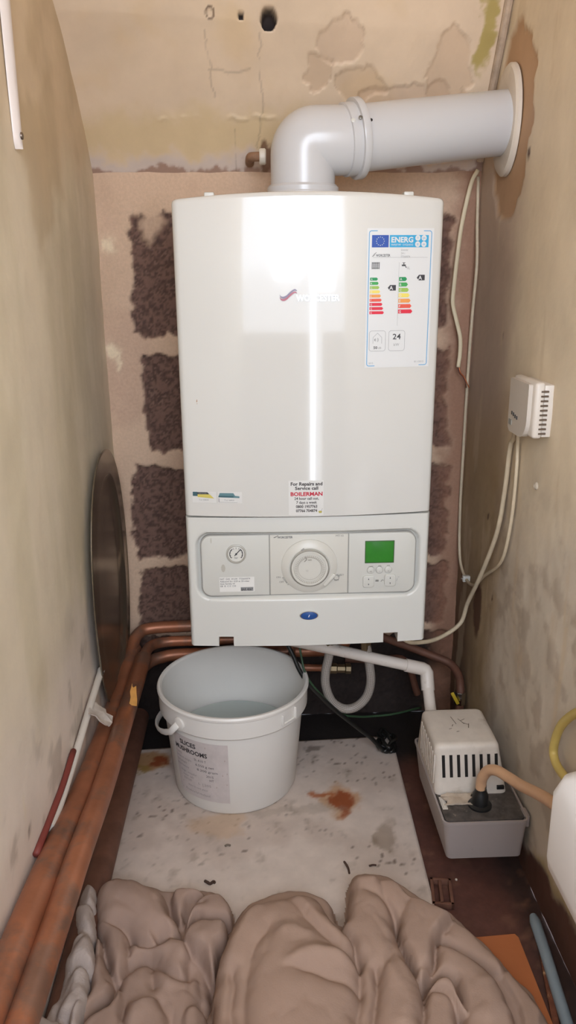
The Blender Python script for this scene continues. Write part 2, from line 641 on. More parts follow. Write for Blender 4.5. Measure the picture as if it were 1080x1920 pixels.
def ceil_y(X, Z):
    t = np.clip((X - XL) / (XR - XL), 0, 1)
    s = 1.08 * (1 - t) + 0.50 * t
    k = Z - 1.083
    return -(k * s * (0.75 + 0.25 * np.clip(k / .2, 0, 1)))
def build_ceiling():
    xs = linspace(XL - .01, XR + .01, 0.0026)
    zs = np.concatenate([linspace(1.075, 1.42, 0.0026), linspace(1.45, 1.93, .04)])
    X, Z = np.meshgrid(xs, zs, indexing='ij')
    Yc = ceil_y(X, Z)
    n1 = fbm(X * 7, Z * 7, 91)
    n2 = fbm(X * 32, Z * 32, 97)
    n3 = fbm(X * 90, Z * 90, 99, 3)
    wx = X + (n2 - .5) * .05 + (n1 - .5) * .04
    wz = Z + (fbm(X * 32, Z * 32, 103) - .5) * .05 + (fbm(X * 7, Z * 7, 107) - .5) * .03
    col = np.empty(X.shape + (3,)); col[:] = C3((226, 202, 174))
    col = mixc(col, (220, 190, 146), sstep(.46, .62, n1) * .45)
    band = sstep(1.19, 1.15, wz) * sstep(1.10, 1.125, wz) * sstep(.06, -.02, X)
    col = mixc(col, (214, 188, 138), band * .6)
    edge = sstep(1.118, 1.098, wz)
    col = mixc(col, (208, 192, 182), edge * .85)
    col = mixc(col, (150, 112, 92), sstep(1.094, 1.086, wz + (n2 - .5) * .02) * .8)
    h = 0.004 * (n1 - .5) + 0.0015 * (n2 - .5)
    # flaking patches: a raised coat ends at a crisp edge
    for (x, z, a, b, c) in ((.06, 1.26, .045, .03, (204, 174, 148)), (.105, 1.205, .04, .022, (198, 166, 132)), (.19, 1.19, .075, .024, (200, 168, 142)),
                            (.25, 1.235, .04, .05, (205, 172, 140)), (.03, 1.22, .03, .02, (190, 158, 128)), (.25, 1.155, .06, .02, (190, 172, 158))):
        d = np.hypot((wx - x) / a, (wz - z) / b)
        m = sstep(1.03, .97, d)
        col = mixc(col, c, m * .4)
        col = mixc(col, (150, 118, 92), sstep(.06, .0, np.abs(d - 1)) * sstep(.48, .6, n2) * .28)
        h = h - 0.0035 * m
    # crack lines
    crk = np.minimum(np.abs(X + .146 + .03 * (fbm(Z * 30, X * 0, 201) - .5)) + 10 * sstep(1.19, 1.185, Z) + 10 * sstep(1.27, 1.28, Z),
                     np.abs(X + .066 + .035 * (fbm(Z * 25, X * 0, 203) - .5)) + 10 * sstep(1.12, 1.11, Z) + 10 * sstep(1.27, 1.275, Z))
    crk = np.minimum(crk, np.abs(X + .11) + 10 * sstep(1.15, 1.16, Z))
    crk = np.minimum(crk, np.abs(Z - 1.226 - .015 * (fbm(X * 50, X * 0, 205) - .5)) + 10 * sstep(-.15, -.155, X) + 10 * sstep(-.08, -.075, X))
    col = mixc(col, (120, 96, 76), sstep(.0022, .0006, crk) * .32 * sstep(.3, .5, n2))
    # a plaster ridge
    rz = 1.166 + .022 * (fbm(X * 28, X * 0, 207) - .5)
    rm = sstep(.004, .0, np.abs(Z - rz)) * sstep(.35, .55, n2) * sstep(-.245, -.235, X) * sstep(-.03, -.05, X)
    h = h + .003 * rm
    col = mixc(col, (228, 206, 172), rm * .4)
    # yellow-green stain by the right corner
    d = np.hypot((wx - .305) / .014, (wz - 1.29) / .06)
    col = mixc(col, (176, 156, 84), sstep(1.2, .7, d) * .9)
    # drilled holes
    for (x, z, r, dep) in ((-.051, 1.286, .0135, .03), (-.0945, 1.288, .0045, .015), (-.1415, 1.289, .0062, .0)):
        d = np.hypot(X - x + (n3 - .5) * .006 * (r > .01), (Z - z)) / r
        if dep:
            col = mixc(col, (46, 36, 34), sstep(1.1, .85, d))
            h = h - dep * sstep(1.05, .8, d)
        else:
            col = mixc(col, (110, 86, 70), sstep(.3, .1, np.abs(d - 1)) * .9)
            h = h - .002 * sstep(1.0, .8, d)
    # soot-dark dirty patch beside the flue elbow
    d = np.hypot((wx + .062) / .016, (wz - 1.103) / .03)
    col = mixc(col, (120, 86, 62), sstep(1.1, .7, d) * .9)
    P = np.stack([X, Yc - h, Z], -1)
    # flat roof above the doorway end
    n = 12
    ext = np.repeat(P[:, -1:, :], n, 1)
    for k in range(n):
        ext[:, k, 1] = ext[:, k, 1] + (-1.75 - ext[:, k, 1]) * (k + 1) / n
    P = np.concatenate([P, ext], 1)
    col = np.concatenate([col, np.repeat(col[:, -1:, :], n, 1)], 1)
    return struct(grid_mesh('ceiling', P, col, plaster))

def build_floor():
    xs, ys = linspace(XL - .01, XR + .02, .008), linspace(-1.75, .02, .008)
    X, Y = np.meshgrid(xs, ys, indexing='ij')
    n1 = fbm(X * 8, Y * 8, 111)
    n2 = fbm(X * 40, Y * 40, 117)
    col = np.empty(X.shape + (3,)); col[:] = C3((96, 60, 50))
    col = mixc(col, (78, 48, 40), sstep(.45, .65, n1) * .7)
    col = mixc(col, (50, 38, 34), sstep(.28, .33, X + (n1 - .5) * .04) * .8)
    col = mixc(col, (120, 84, 66), sstep(.62, .75, n2) * .6)
    col = mixc(col, (34, 27, 25), sstep(-.22, -.15, Y + (n1 - .5) * .05))  # shade under the boiler put into the floor colour towards the back
    P = np.stack([X, Y, FLOOR + .003 * (n2 - .5) + .002 * (n1 - .5)], -1)
    return struct(grid_mesh('floor', P, col, mat('red painted floor', (0, 0, 0), .7, attr=True, var=(50, .8, 1.15), bump=(120, .3, .002))))

def build_front_baffle():
    bm = BM()  # unseen half walls, gap and lintel added to shape the incoming light
    add_box(bm, (XL - .05, -1.80, FLOOR - .05), (.10, -1.745, .72))
    add_box(bm, (.19, -1.80, FLOOR - .05), (XR + .05, -1.745, .72))
    add_box(bm, (XL - .05, -1.80, 1.66), (XR + .05, -1.745, 2.0))
    return struct(obj('front_light_baffle', bm, mat('light baffle', (186, 172, 156), .7, var=(9, .9, 1.05))))
build_front_baffle()
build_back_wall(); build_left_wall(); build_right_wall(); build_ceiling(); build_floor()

# old cover strip up the back right corner of the sloped ceiling
bm = BM()
pts = []
for z in np.linspace(1.10, 1.40, 9):
    pts.append((0.338, float(ceil_y(np.array(.338), np.array(z))) - .004, z))
add_tube(bm, spline(pts, 3), .007, 10)
struct(obj('trim_1', bm, mat('grey filler bead', (186, 164, 142), .7, var=(40, .7, 1.1), bump=(60, .5, .003))))

# ------------------------------------------------------------------ boiler
BZ, BT = 0.30, 1.010      # bottom and top edge
def bow(x, k):
    return k * max(0.0, 1 - (x / 0.2) ** 2)
def front_door(x, z, off=0.0):
    return Vector((x, -0.340 - bow(x, .018) - off, z))
def lower_y(x):
    return -0.340 - bow(x, .010)

boiler = thing('boiler', 'white wall-hung gas boiler with energy label, timer dial and green display', 'boiler', (0, -0.17, BZ))
bm = BM()
add_box(bm, (-0.197, -0.31, BZ + .022), (0.197, -0.006, BT - .001), .004)
obj('casing', bm, white_enamel, boiler)

# door: bowed sheet with rounded upright edges and an arched top
def build_front_panel():
    bm = BM()
    prof = [(-0.2, -0.30)]
    prof.append((-0.2, -0.330))
    for k in range(1, 6):
        a = 0.5 * PI * k / 5
        prof.append((-0.2 + .009 * (1 - math.cos(a)), -0.331 - .009 * math.sin(a)))
    xs = [-.19 + .38 * k / 40 for k in range(1, 40)]
    prof += [(x, 0) for x in xs]
    for k in range(4, -1, -1):
        a = 0.5 * PI * k / 5
        prof.append((0.2 - .009 * (1 - math.cos(a)), -0.331 - .009 * math.sin(a)))
    prof.append((0.2, -0.30))
    P = []
    for (x, y) in prof:
        yy = y if y <= -.30 and abs(x) > .19 else -0.34
        P.append((x, yy - (bow(x, .018) if y < -.3 or y == 0 else 0)))
    ztop = lambda x: BT + .009 * max(0, 1 - (x / .2) ** 2)
    zb = 0.5312
    rings = []
    c = Vector((0, -.30))
    for (t, ins) in ((0, .0016), (.002, 0), (.25, 0), (.5, 0), (.75, 0), (.985, 0), (.9905, .0005), (.9955, .0017), (.9985, .0035), (1.0, .006)):
        ring = []
        for (x, y) in P:
            k = 1 - ins / .2
            z = zb + (ztop(x) - zb) * t
            ring.append(bm.verts.new((x * k, y + (ins if y < -.31 else 0), z)))
        rings.append(ring)
    n = len(P)
    for a, b in zip(rings, rings[1:]):
        for i in range(n - 1):
            bm.faces.new((a[i], a[i + 1], b[i + 1], b[i]))
        bm.faces.new((a[n - 1], a[0], b[0], b[n - 1]))
    bm.faces.new(rings[0][::-1])
    bm.faces.new(rings[-1])
    return obj('front_panel', bm, white_enamel, boiler, smooth=40)
build_front_panel()

# control fascia with a soft recess and two notches in its lower edge
def sdf_rr(x, z, x0, z0, x1, z1, r):
    cx, cz = (x0 + x1) / 2, (z0 + z1) / 2
    qx, qz = abs(x - cx) - (x1 - x0) / 2 + r, abs(z - cz) - (z1 - z0) / 2 + r
    return math.hypot(max(qx, 0), max(qz, 0)) + min(max(qx, qz), 0) - r
REC = (-0.187, 0.3835, 0.187, 0.5045, .026)
def recess(x, z):
    d = sdf_rr(x, z, *REC)
    t = min(1, max(0, (-d) / .0065))
    return .0090 * t * t * (3 - 2 * t)
def fascia_point(x, z, off=0.0):
    ex = abs(x)
    edge = .006 * max(0, (ex - .194) / .006) ** 2
    return Vector((x, lower_y(x) + edge + recess(x, z) - off, z))
def build_fascia():
    bm = BM()
    nx, nz = 161, 93
    z0, z1 = BZ, 0.5285
    notch = ((-.1515, -.1275), (.1275, .1535))
    V = {}
    def vert(i, j):
        if (i, j) not in V:
            x = -.2 + .4 * i / (nx - 1)
            z = z0 + (z1 - z0) * j / (nz - 1)
            V[(i, j)] = bm.verts.new(fascia_point(x, z))
        return V[(i, j)]
    for i in range(nx - 1):
        for j in range(nz - 1):
            xc = -.2 + .4 * (i + .5) / (nx - 1)
            zc = z0 + (z1 - z0) * (j + .5) / (nz - 1)
            if zc < .3165 and any(a < xc < b for a, b in notch):
                continue
            bm.faces.new((vert(i, j), vert(i + 1, j), vert(i + 1, j + 1), vert(i, j + 1)))
    be = [e for e in bm.edges if e.is_boundary]
    r = bmesh.ops.extrude_edge_only(bm, edges=be)
    for v in r['geom']:
        if isinstance(v, bmesh.types.BMVert):
            v.co.y = min(-.30, v.co.y + .05)
    return obj('control_fascia', bm, white_abs, boiler, smooth=50)
build_fascia()

def console(name, x0, x1, rs, m):
    bm = BM()
    add_prism(bm, rrect(x0, .3915, x1, .4965, rs, 7), -.3432, -.333, .0012)
    return obj(name, bm, m, boiler)
CF = -.3432
bm = BM()
add_prism(bm, rrect(-.1782, .3898, .1787, .4982, .0175, 8), -.3418, -.330, .0005)
obj('console_seam', bm, groove_grey, boiler, 'grey seam around the three console plates')
p_left = console('gauge_plate', -.1765, -.0655, (.016, 0, 0, .016), panel_grey)
p_timer = console('timer_plate', -.0640, .0650, 0, dial_white)
p_disp = console('display_plate', .0665, .1770, (0, .016, .016, 0), panel_grey)
def on_console(x, z, off=0.0):
    return Vector((x, CF - off, z))

# pressure gauge
gx, gz = -.1195, .4655
bm = BM(); add_lathe(bm, [(.0165, 0), (.0165, .002), (.0145, .0028), (.0135, .001), (0, .001)], (gx, CF, gz), (0, -1, 0), 40)
gauge = obj('pressure_gauge', bm, mat('gauge rim', (175, 172, 162), .35), boiler)
d = Decal({'w': mat('gauge face', (214, 212, 203), .4), 'k': ink_dark})
d.disc(gx, gz, .0132, 'w', 5, 28)
d.circle_ring(gx, gz, .0098, .0112, 'k', 6, math.radians(-40), math.radians(55), 12)
d.circle_ring(gx, gz, .0098, .0112, 'k', 6, math.radians(125), math.radians(220), 12)
for a in range(-40, 221, 26):
    a = math.radians(a)
    d.line((gx + .0085 * math.cos(a), gz + .0085 * math.sin(a)), (gx + .0115 * math.cos(a), gz + .0115 * math.sin(a)), .0006, 'k', 6)
d.text('bar', gx, gz - .008, .0045, 'k', 6, 'C')
d.build('gauge_face', on_console, gauge)
bm = BM()
M = Matrix.Translation((gx, CF - .0022, gz)) @ Matrix.Rotation(-math.radians(48), 4, 'Y')
add_box(bm, (-.004, -.0004, -.0006), (.0095, .0004, .0006), M=M)
add_lathe(bm, [(.0016, -.0006), (.0016, .0006), (0, .0006)], (gx, CF - .0022, gz), (0, -1, 0), 12)
obj('needle', bm, ink_dark, gauge)

# data sticker under the gauge
d = Decal({'w': mat('sticker paper', (226, 224, 218), .5), 'k': ink_dark, 'g': ink_grey})
d.rect(-.1485, .3985, -.0905, .4245, 'w', 1)
for i, s in enumerate(('NAT. GAS  24 kW  7733600074', 'Adjusted for G20 at 20 mbar', 'Gas family H', 'GB  IE  C13  C33')):
    d.text(s, -.1475, .4200 - .0042 * i, .0042, 'k', 2, width=(.050, .049, .024, .026)[i])
d.rect(-.1135, .3995, -.0925, .4065, 'g', 2)
d.text('BAR 4067', -.1125, .4005, .006, 'k', 3, width=.019, bold=.02)
d.build('data_sticker', on_console, p_left)
for (x, z, a, b) in ((-.1415, .4405, .0035, .007), (-.160, .489, .001, .005)):
    d = Decal({'g': mat('scuff', (182, 178, 166), .5)})
    d.poly([(x + a * math.cos(t * .7), z + b * math.sin(t * .7)) for t in range(9)], 'g', 1)
    d.build('scuff_mark', on_console, p_left)

# timer
tx, tz = .001, .4415
bm = BM()
add_lathe(bm, [(.0465, 0), (.0462, .002), (.044, .0035), (.0345, .0085), (.0335, .0085), (.033, .006), (.0318, .006), (.0315, .011), (.030, .0125),
               (.0268, .0125), (.0262, .0105), (0, .0105)], (tx, CF, tz), (0, -1, 0), 64)
tdial = obj('timer_dial', bm, dial_white, boiler)
d = Decal({'k': mat('dial line', (120, 116, 106), .5), 'g': mat('dial tick', (165, 160, 150), .5)})
d.circle_ring(tx, tz, .0304, .0316, 'k', 2, n=48)
for k in range(48):
    a = 2 * PI * k / 48
    d.line((tx + .0205 * math.cos(a), tz - .002 + .0205 * math.sin(a)), (tx + .0252 * math.cos(a), tz - .002 + .0252 * math.sin(a)), .0007, 'g', 1)
d.circle_ring(tx, tz, .0192, .0197, 'g', 1, n=48)
d.line((tx - .009, tz + .012), (tx - .005, tz + .016), .001, 'k', 1)
d.line((tx - .005, tz + .016), (tx - .008, tz + .021), .0008, 'k', 1)
d.text('AM', tx - .003, tz + .0135, .004, 'k', 1)
d.text('12', tx - .006, tz - .005, .004, 'g', 1)
d.build('dial_scale', lambda x, z, o: Vector((x, CF - .0126 - o, z)), tdial)
bm = BM()
M = Matrix.Translation((tx + .033, CF - .004, tz - .023)) @ Matrix.Rotation(-math.radians(48), 4, 'Y')
add_prism(bm, rrect(-.0135, -.003, .0135, .003, .0029), -.004, .004, .001, M)
obj('slide_switch', bm, dial_white, tdial)
bm = BM()
M = Matrix.Translation((tx - .0105, CF - .0085, tz + .0315)) @ Matrix.Rotation(math.radians(18), 4, 'Y')
add_prism(bm, [(-.004, -.002), (.004, -.002), (.0, .003)], -.001, .001, 0, M)
obj('pointer', bm, groove_grey, tdial)
d = Decal({'k': ink_dark, 'g': ink_grey, 'f': mat('faint ink', (110, 108, 102), .6)})
d.poly([(-.058, .4915), (-.0575, .4925), (-.0535, .4942), (-.0505, .4958), (-.0495, .4952), (-.0510, .4945), (-.0530, .4932), (-.056, .4915)], 'f', 1)
d.text('WORCESTER', -.0515, .4905, .0052, 'k', 1, width=.025, bold=.02)
d.build('brand_print', on_console, p_timer)
FK = {'f': mat('faint ink', (0, 0, 0))}
d = Decal(FK); d.text('MT10', .0445, .4915, .0050, 'f', 1, width=.0125); d.build('type_print', on_console, p_timer)
d = Decal(FK)
for (t_, x, z, r) in (('ON', -.054, .421, 0), ('OFF', -.049, .4125, 0), ('AUTO', -.045, .4215, -.9), ('ONCE', -.042, .4175, -.9)):
    d.text(t_, x, z, .0045, 'f', 1, rot=r)
d.build('switch_marking', on_console, p_timer)
d = Decal(FK)
for (t_, x, z, r) in (('I', .043, .418, .6), ('AUTO', .046, .423, 0), ('ON', .049, .4195, .5), ('OFF', .043, .4135, 0)):
    d.text(t_, x, z, .0045, 'f', 1, rot=r)
d.circle_ring(.046, .4195, .0042, .0049, 'f', 1, n=16)
d.build('switch_marking', on_console, p_timer)

# display and its buttons
bm = BM()
add_prism(bm, rrect(.0945, .4455, .1405, .4820, .0006, 2), CF - .0008, CF + .003, .0003)
obj('display', bm, mat('green display window', (52, 128, 44), .25, var=(25, .85, 1.12)), boiler, 'green display window')
bm = BM()
for (a, b, c_, d_) in ((.0932, .4443, .1418, .4455), (.0932, .4820, .1418, .4832), (.0932, .4455, .0945, .4820), (.1405, .4455, .1418, .4820)):
    add_box(bm, (a, CF - .0012, b), (c_, CF + .001, d_))
obj('display_frame', bm, mat('dark green rim', (58, 92, 46), .4), boiler)
for (x, z) in ((.1035, .4312), (.1180, .4316), (.1328, .4322)):
    bm = BM(); add_lathe(bm, [(.0060, 0), (.0058, .0012), (.005, .0017), (0, .0017)], (x, CF, z), (0, -1, 0), 28)
    obj('button', bm, panel_grey, boiler)
for (x, z) in ((.1000, .4118), (.1362, .4132)):
    bm = BM(); add_prism(bm, rrect(x - .0095, z - .0105, x + .0095, z + .0105, .004), CF - .003, CF, .0012)
    k = obj('rocker_button', bm, panel_grey, boiler)
    d = Decal({'k': ink_dark})
    d.poly([(x - .001, z + .0035), (x + .001, z + .0035), (x, z + .0068)], 'k', 1)
    d.poly([(x - .001, z - .0035), (x, z - .0068), (x + .001, z - .0035)], 'k', 1)
    d.build('arrow_print', lambda x, z, o: Vector((x, CF - .003 - o, z)), k)
d = Decal({'k': mat('faint ink', (0, 0, 0)), 'g': ink_grey})
for (s, x, z) in (('reset', .1035, .4378), ('info', .1182, .4384), ('eco', .1328, .4390), ('ok', .1035, .4288), ('i', .1182, .4288), ('e', .1328, .4294)):
    d.text(s, x, z, .0036, 'k', 8, 'C')
for x in (.1035, .1180, .1328):
    d.circle_ring(x, .4315, .0061, .0065, 'g', 1, n=24)
for k in range(4):
    d.rect(.1123 + k * .0013, .4105, .1130 + k * .0013, .4145, 'k', 1)
d.rect(.1118, .4118, .1178, .4125, 'k', 1)
d.line((.1210, .4105), (.1230, .4135), .0009, 'k', 1); d.line((.1225, .4138), (.1260, .4128), .0009, 'k', 1)
d.line((.1475, .4110), (.1490, .4160), .0006, 'g', 1); d.line((.1490, .4180), (.1520, .4185), .0006, 'g', 1)
d.build('display_print', on_console, p_disp)

# blue oval badge
bm = BM()
add_lathe(bm, [(.0160, 0), (.0160, .001), (.0150, .0022), (.013, .0022)], (0, lower_y(0), .3555), (0, -1, 0), 40, 1.0, .50)
bdg = obj('badge', bm, chrome, boiler)
bm = BM()
add_lathe(bm, [(.0142, .001), (.0135, .0027), (.008, .0034), (0, .0036)], (0, lower_y(0), .3555), (0, -1, 0), 40, 1.0, .50)
obj('badge_inlay', bm, mat('deep blue enamel', (38, 78, 142), .25), bdg, 'blue oval inlay')
d = Decal({'s': mat('silver print', (215, 220, 228), .35)})
d.poly([(-.0018, .3535), (-.0004, .3535), (.0014, .3578), (.0, .3578)], 's', 1)
d.build('badge_mark', lambda x, z, o: Vector((x, lower_y(0) - .0038 - o, z)), bdg)

# raised chrome lettering with the two-colour swoosh
def swoosh(zo, wd):
    top = [(-.0440, .8742), (-.0425, .8715), (-.0390, .8705), (-.0345, .8720), (-.0295, .8765), (-.0250, .8800), (-.0215, .8815), (-.0188, .8800)]
    c = spline([(x, z, 0) for x, z in top], 5)
    n = len(c)
    out = []
    for i, p in enumerate(c):
        wd_i = wd * (0.35 + 0.65 * math.sin(PI * i / (n - 1)))
        out.append(((p.x, p.y + zo + wd_i / 2), (p.x, p.y + zo - wd_i / 2)))
    return out
for (zo, wd, m, nm) in ((.0012, .0030, mat('violet grey enamel', (120, 105, 130), .3), 'swoosh'), (-.0022, .0034, mat('dusky red enamel', (165, 75, 92), .3), 'swoosh')):
    bm = BM()
    q = swoosh(zo, wd)
    vs = [[bm.verts.new(front_door(x, z, o)) for (x, z) in pr for o in (.0018, -.0005)] for pr in q]
    for a, b in zip(vs, vs[1:]):
        bm.faces.new((a[0], b[0], b[2], a[2])); bm.faces.new((a[0], a[1], b[1], b[0])); bm.faces.new((a[2], b[2], b[3], a[3]))
    bm.faces.new(vs[0]); bm.faces.new(vs[-1])
    obj(nm, bm, m, boiler, 'violet-grey upper stripe of the emblem' if zo > 0 else 'dusky red lower stripe of the emblem')
def raised_text(s, x, z, size, width, depth, m, name, bold=.02):
    vs, fs = text_polys(s, bold)
    x0 = min(v[0] for v in vs); x1 = max(v[0] for v in vs)
    bm = BM()
    F = [bm.verts.new(front_door(x + (v[0] - x0) * width / (x1 - x0), z + v[1] * size, depth)) for v in vs]
    faces = []
    for f in fs:
        try: faces.append(bm.faces.new([F[i] for i in f]))
        except ValueError: pass
    be = [e for e in bm.edges if e.is_boundary]
    r = bmesh.ops.extrude_edge_only(bm, edges=be)
    for v in r['geom']:
        if isinstance(v, bmesh.types.BMVert):
            v.co.y += depth + .0004
    return obj(name, bm, m, boiler, 'chrome raised lettering', smooth=30)
raised_text('WORCESTER', -.0200, .8665, .0125, .0645, .0018, mat('satin chrome', (205, 205, 208), .22, metal=.9), 'lettering')

# energy label
def energy_label():
    K = {'paper': mat('label paper', (216, 216, 214), .38), 'blue': mat('label blue', (90, 160, 205), .45), 'flag': mat('flag blue', (28, 72, 160), .45), 'cyan': mat('energy cyan', (48, 160, 205), .45),
         'k': ink_dark, 'g': ink_grey, 'star': mat('pale flag star', (190, 200, 190), .5), 'black': mat('arrow black', (52, 50, 54), .5),
         'c0': mat('label green', (20, 140, 78), .5), 'c1': mat('label mid green', (60, 158, 78), .5), 'c2': mat('label lime', (150, 184, 78), .5), 'c3': mat('label yellow', (232, 212, 100), .5),
         'c4': mat('label amber', (228, 150, 72), .5), 'c5': mat('label orange red', (222, 84, 64), .5), 'c6': mat('label red', (214, 32, 58), .5)}
    d = Decal(K)
    x0, x1, z0, z1 = .0870, .1822, .7690, .9650
    d.rect(x0 - .0025, z0 - .002, x1 + .003, z1 + .003, 'paper', 1, 10)
    d.ring(x0, z0, x1, z1, .004, .0011, 'blue', 2)
    top = .9585
    d.rect(.0915, .9415, .1165, top, 'flag', 2, 3)
    for k in range(12):
        a = 2 * PI * k / 12
        d.disc(.1040 + .0058 * math.cos(a), .950 + .0058 * math.sin(a), .0007, 'star', 3, 6)
    d.rect(.1180, .9415, .1772, top, 'cyan', 2, 6)
    d.text('ENERG', .1205, .9485, .0105, 'paper', 3, width=.033, bold=.03)
    d.text('енергия · ενέργεια', .1205, .9440, .0040, 'paper', 3, width=.033)
    for (x, z) in ((.1605, .9545), (.1700, .9545), (.1605, .9458), (.1700, .9458)):
        d.disc(x, z, .0040, 'paper', 3, 18)
    for (s, x, z) in (('Y', .1605, .9545), ('IJA', .1700, .9545), ('IE', .1605, .9458), ('IA', .1700, .9458)):
        d.text(s, x, z - .0015, .004, 'cyan', 4, 'C')
    d.poly([(.0915, .9285), (.0925, .9292), (.0958, .9330), (.0985, .9348), (.0992, .9343), (.0975, .9328), (.0955, .9300), (.0938, .9285)], 'g', 2)
    d.text('WORCESTER', .0980, .9285, .0050, 'k', 2, width=.0215, bold=.015)
    for i, s in enumerate(('Greenstar', '24 i', '7733600074')):
        d.text(s, .1355, .9366 - .0048 * i, .0040, 'g', 2, width=(.011, .006, .014)[i])
    d.rect(.0935, .9272, .1765, .9275, 'g', 2, 4)
    d.rect(.1332, .8290, .1335, .9205, 'g', 2)
    for k in range(6):
        d.rect(.0922 + k * .0021, .9110, .0932 + k * .0021, .9208, 'k', 2)
    d.rect(.0922, .9120, .1037, .9126, 'k', 2); d.rect(.0922, .9192, .1037, .9198, 'k', 2)
    d.rect(.1375, .9150, .1435, .9172, 'k', 2); d.rect(.1400, .9172, .1412, .9195, 'k', 2); d.rect(.1385, .9193, .1428, .9201, 'k', 2)
    d.poly([(.1435, .9150), (.1450, .9135), (.1442, .9120), (.1425, .9150)], 'k', 2)
    d.text('XL', .1455, .9105, .0055, 'g', 2, width=.0045)
    def bars(x, zt, n, hgt, pitch, wds, cols, letters):
        for i in range(n):
            zt_i = zt - i * pitch
            w_ = wds[0] + (wds[1] - wds[0]) * i / (n - 1)
            d.poly([(x, zt_i - hgt), (x + w_ - hgt * .4, zt_i - hgt), (x + w_, zt_i - hgt / 2), (x + w_ - hgt * .4, zt_i), (x, zt_i)], cols[i], 2)
            d.text(letters[i], x + .0012, zt_i - hgt * .82, hgt * .85, 'paper', 3, bold=.01)
    bars(.0900, .8990, 9, .0043, .00605, (.0118, .0222), ['c0', 'c1', 'c2', 'c3', 'c4', 'c5', 'c6', 'c6', 'c6'], ['A', 'B', 'C', 'D', 'E', 'F', 'G', 'G', 'G'])
    bars(.1340, .8995, 7, .0058, .0078, (.0122, .0222), ['c0', 'c1', 'c2', 'c3', 'c4', 'c5', 'c6'], ['A', 'B', 'C', 'D', 'E', 'F', 'G'])
    for (x, z) in ((.1170, .8842), (.1610, .8985)):
        d.poly([(x, z), (x + .0035, z - .0040), (x + .0125, z - .0040), (x + .0125, z + .0040), (x + .0035, z + .0040)], 'black', 2)
        d.text('A', x + .0025, z - .0028, .0078, 'paper', 3, bold=.02)
    for xx in (.0905, .1205):
        d.ring(xx, .7915, xx + .0255, .8220, .004, .0005, 'g', 2)
    d.line((.0965, .8030), (.0965, .8120), .0005, 'g'); d.line((.0965, .8120), (.1033, .8185), .0005, 'g'); d.line((.1033, .8185), (.1100, .8120), .0005, 'g'); d.line((.1100, .8120), (.1100, .8030), .0005, 'g')
    for r_ in (.0022, .0036):
        d.circle_ring(.1010, .8085, r_, r_ + .0006, 'g', 2, -.9, .9, 8)
    d.poly([(.0985, .8075), (.1005, .8060), (.1005, .8110), (.0985, .8095)], 'g', 2)
    d.text('50', .0975, .7950, .0056, 'k', 2, width=.0060, bold=.02)
    d.text('dB', .1045, .7950, .0042, 'g', 2, width=.005)
    d.text('24', .1332, .8090, .0115, 'k', 2, 'C', width=.0125, bold=.015)
    d.text('kW', .1332, .7990, .0058, 'g', 2, 'C', width=.0085)
    d.text('2015', .0905, .7725, .0036, 'g', 2)
    d.text('811/2013', .1620, .7735, .0036, 'g', 2, width=.0145)
    return d.build('energy_label', front_door, boiler, 'blue-edged paper label with coloured rating bars', step=.0003)
energy_label()

# repair sticker and two little coloured tags
d = Decal({'paper': mat('white vinyl', (215, 213, 208), .4), 'k': mat('soft black ink', (58, 52, 52), .6), 'r': mat('red ink', (188, 24, 52), .6), 'y': mat('olive yellow', (172, 160, 70), .6), 'g': ink_grey})
d.rect(-.0330, .5345, .0225, .5915, 'paper', 1, 4)
for (s, z, sz, wd, k, b) in (('For Repairs and', .5835, .0078, .0505, 'k', .03), ('Service call', .5765, .0074, .037, 'k', .03), ('BOILERMAN', .5665, .0088, .0510, 'r', .035), ('24 hour call out,', .5600, .0062, .039, 'k', .02),
                        ('7 days a week', .5535, .0062, .033, 'k', .02), ('0800 1957763', .5465, .0064, .034, 'k', .03), ('07766 704874', .5395, .0064, .034, 'k', .03)):
    d.text(s, -.0045, z, sz, k, 2, 'C', width=wd, bold=b)
d.poly([(.0145, .5405), (.0155, .5375), (.0195, .5375), (.0205, .5400), (.0180, .5412)], 'y', 2)
d.line((.0195, .5405), (.0208, .5455), .0006, 'g', 2)
d.build('service_sticker', front_door, boiler, 'white repair sticker with a red name', step=.0003)
for i, (x0, key) in enumerate(((-.186, 'yellow'), (-.145, 'teal'))):
    d = Decal({'paper': mat('white vinyl', (0, 0, 0)), 't': mat('dark teal ink', (58, 92, 100), .5), 'a': mat('tag yellow', (205, 190, 96), .5) if i == 0 else mat('tag teal', (92, 128, 134), .5), 'k': ink_dark, 'g': ink_grey})
    d.rect(x0 - .001, .5545, x0 + .0375, .5730, 'paper', 1, 3)
    if i == 0:
        d.rect(x0 - .0003, .5655, x0 + .0075, .5725, 't', 2)
        d.poly([(x0 + .0060, .5685), (x0 + .0265, .5685), (x0 + .0235, .5722), (x0 + .0060, .5722)], 'k', 2)
        d.poly([(x0 + .0075, .5640), (x0 + .034, .5620), (x0 + .0270, .5688), (x0 + .0075, .5685)], 'a', 3)
        d.text('SERVICED', x0 + .0090, .5692, .0030, 'g', 3, width=.013)
    else:
        d.poly([(x0 - .0005, .5640), (x0 + .0335, .5632), (x0 + .0335, .5660), (x0 + .0265, .5668), (x0 + .024, .5712), (x0 + .0020, .5712)], 'a', 2)
        d.poly([(x0 + .0, .5642), (x0 + .024, .5642), (x0 + .024, .5664), (x0 + .0, .5668)], 't', 3)
        d.line((x0 + .0005, .5560), (x0 + .0005, .5628), .0007, 'k', 2); d.line((x0 + .0005, .5560), (x0 + .030, .5556), .0004, 'g', 2)
    d.text('Tel 0800', x0 + .009, .5582, .0034, 'g', 2, width=.016)
    d.build('maker_tag', front_door, boiler, key + ' and white sticker at the lower left of the door', step=.0003)
d = Decal({'r': mat('rust chip', (168, 128, 92), .8)})
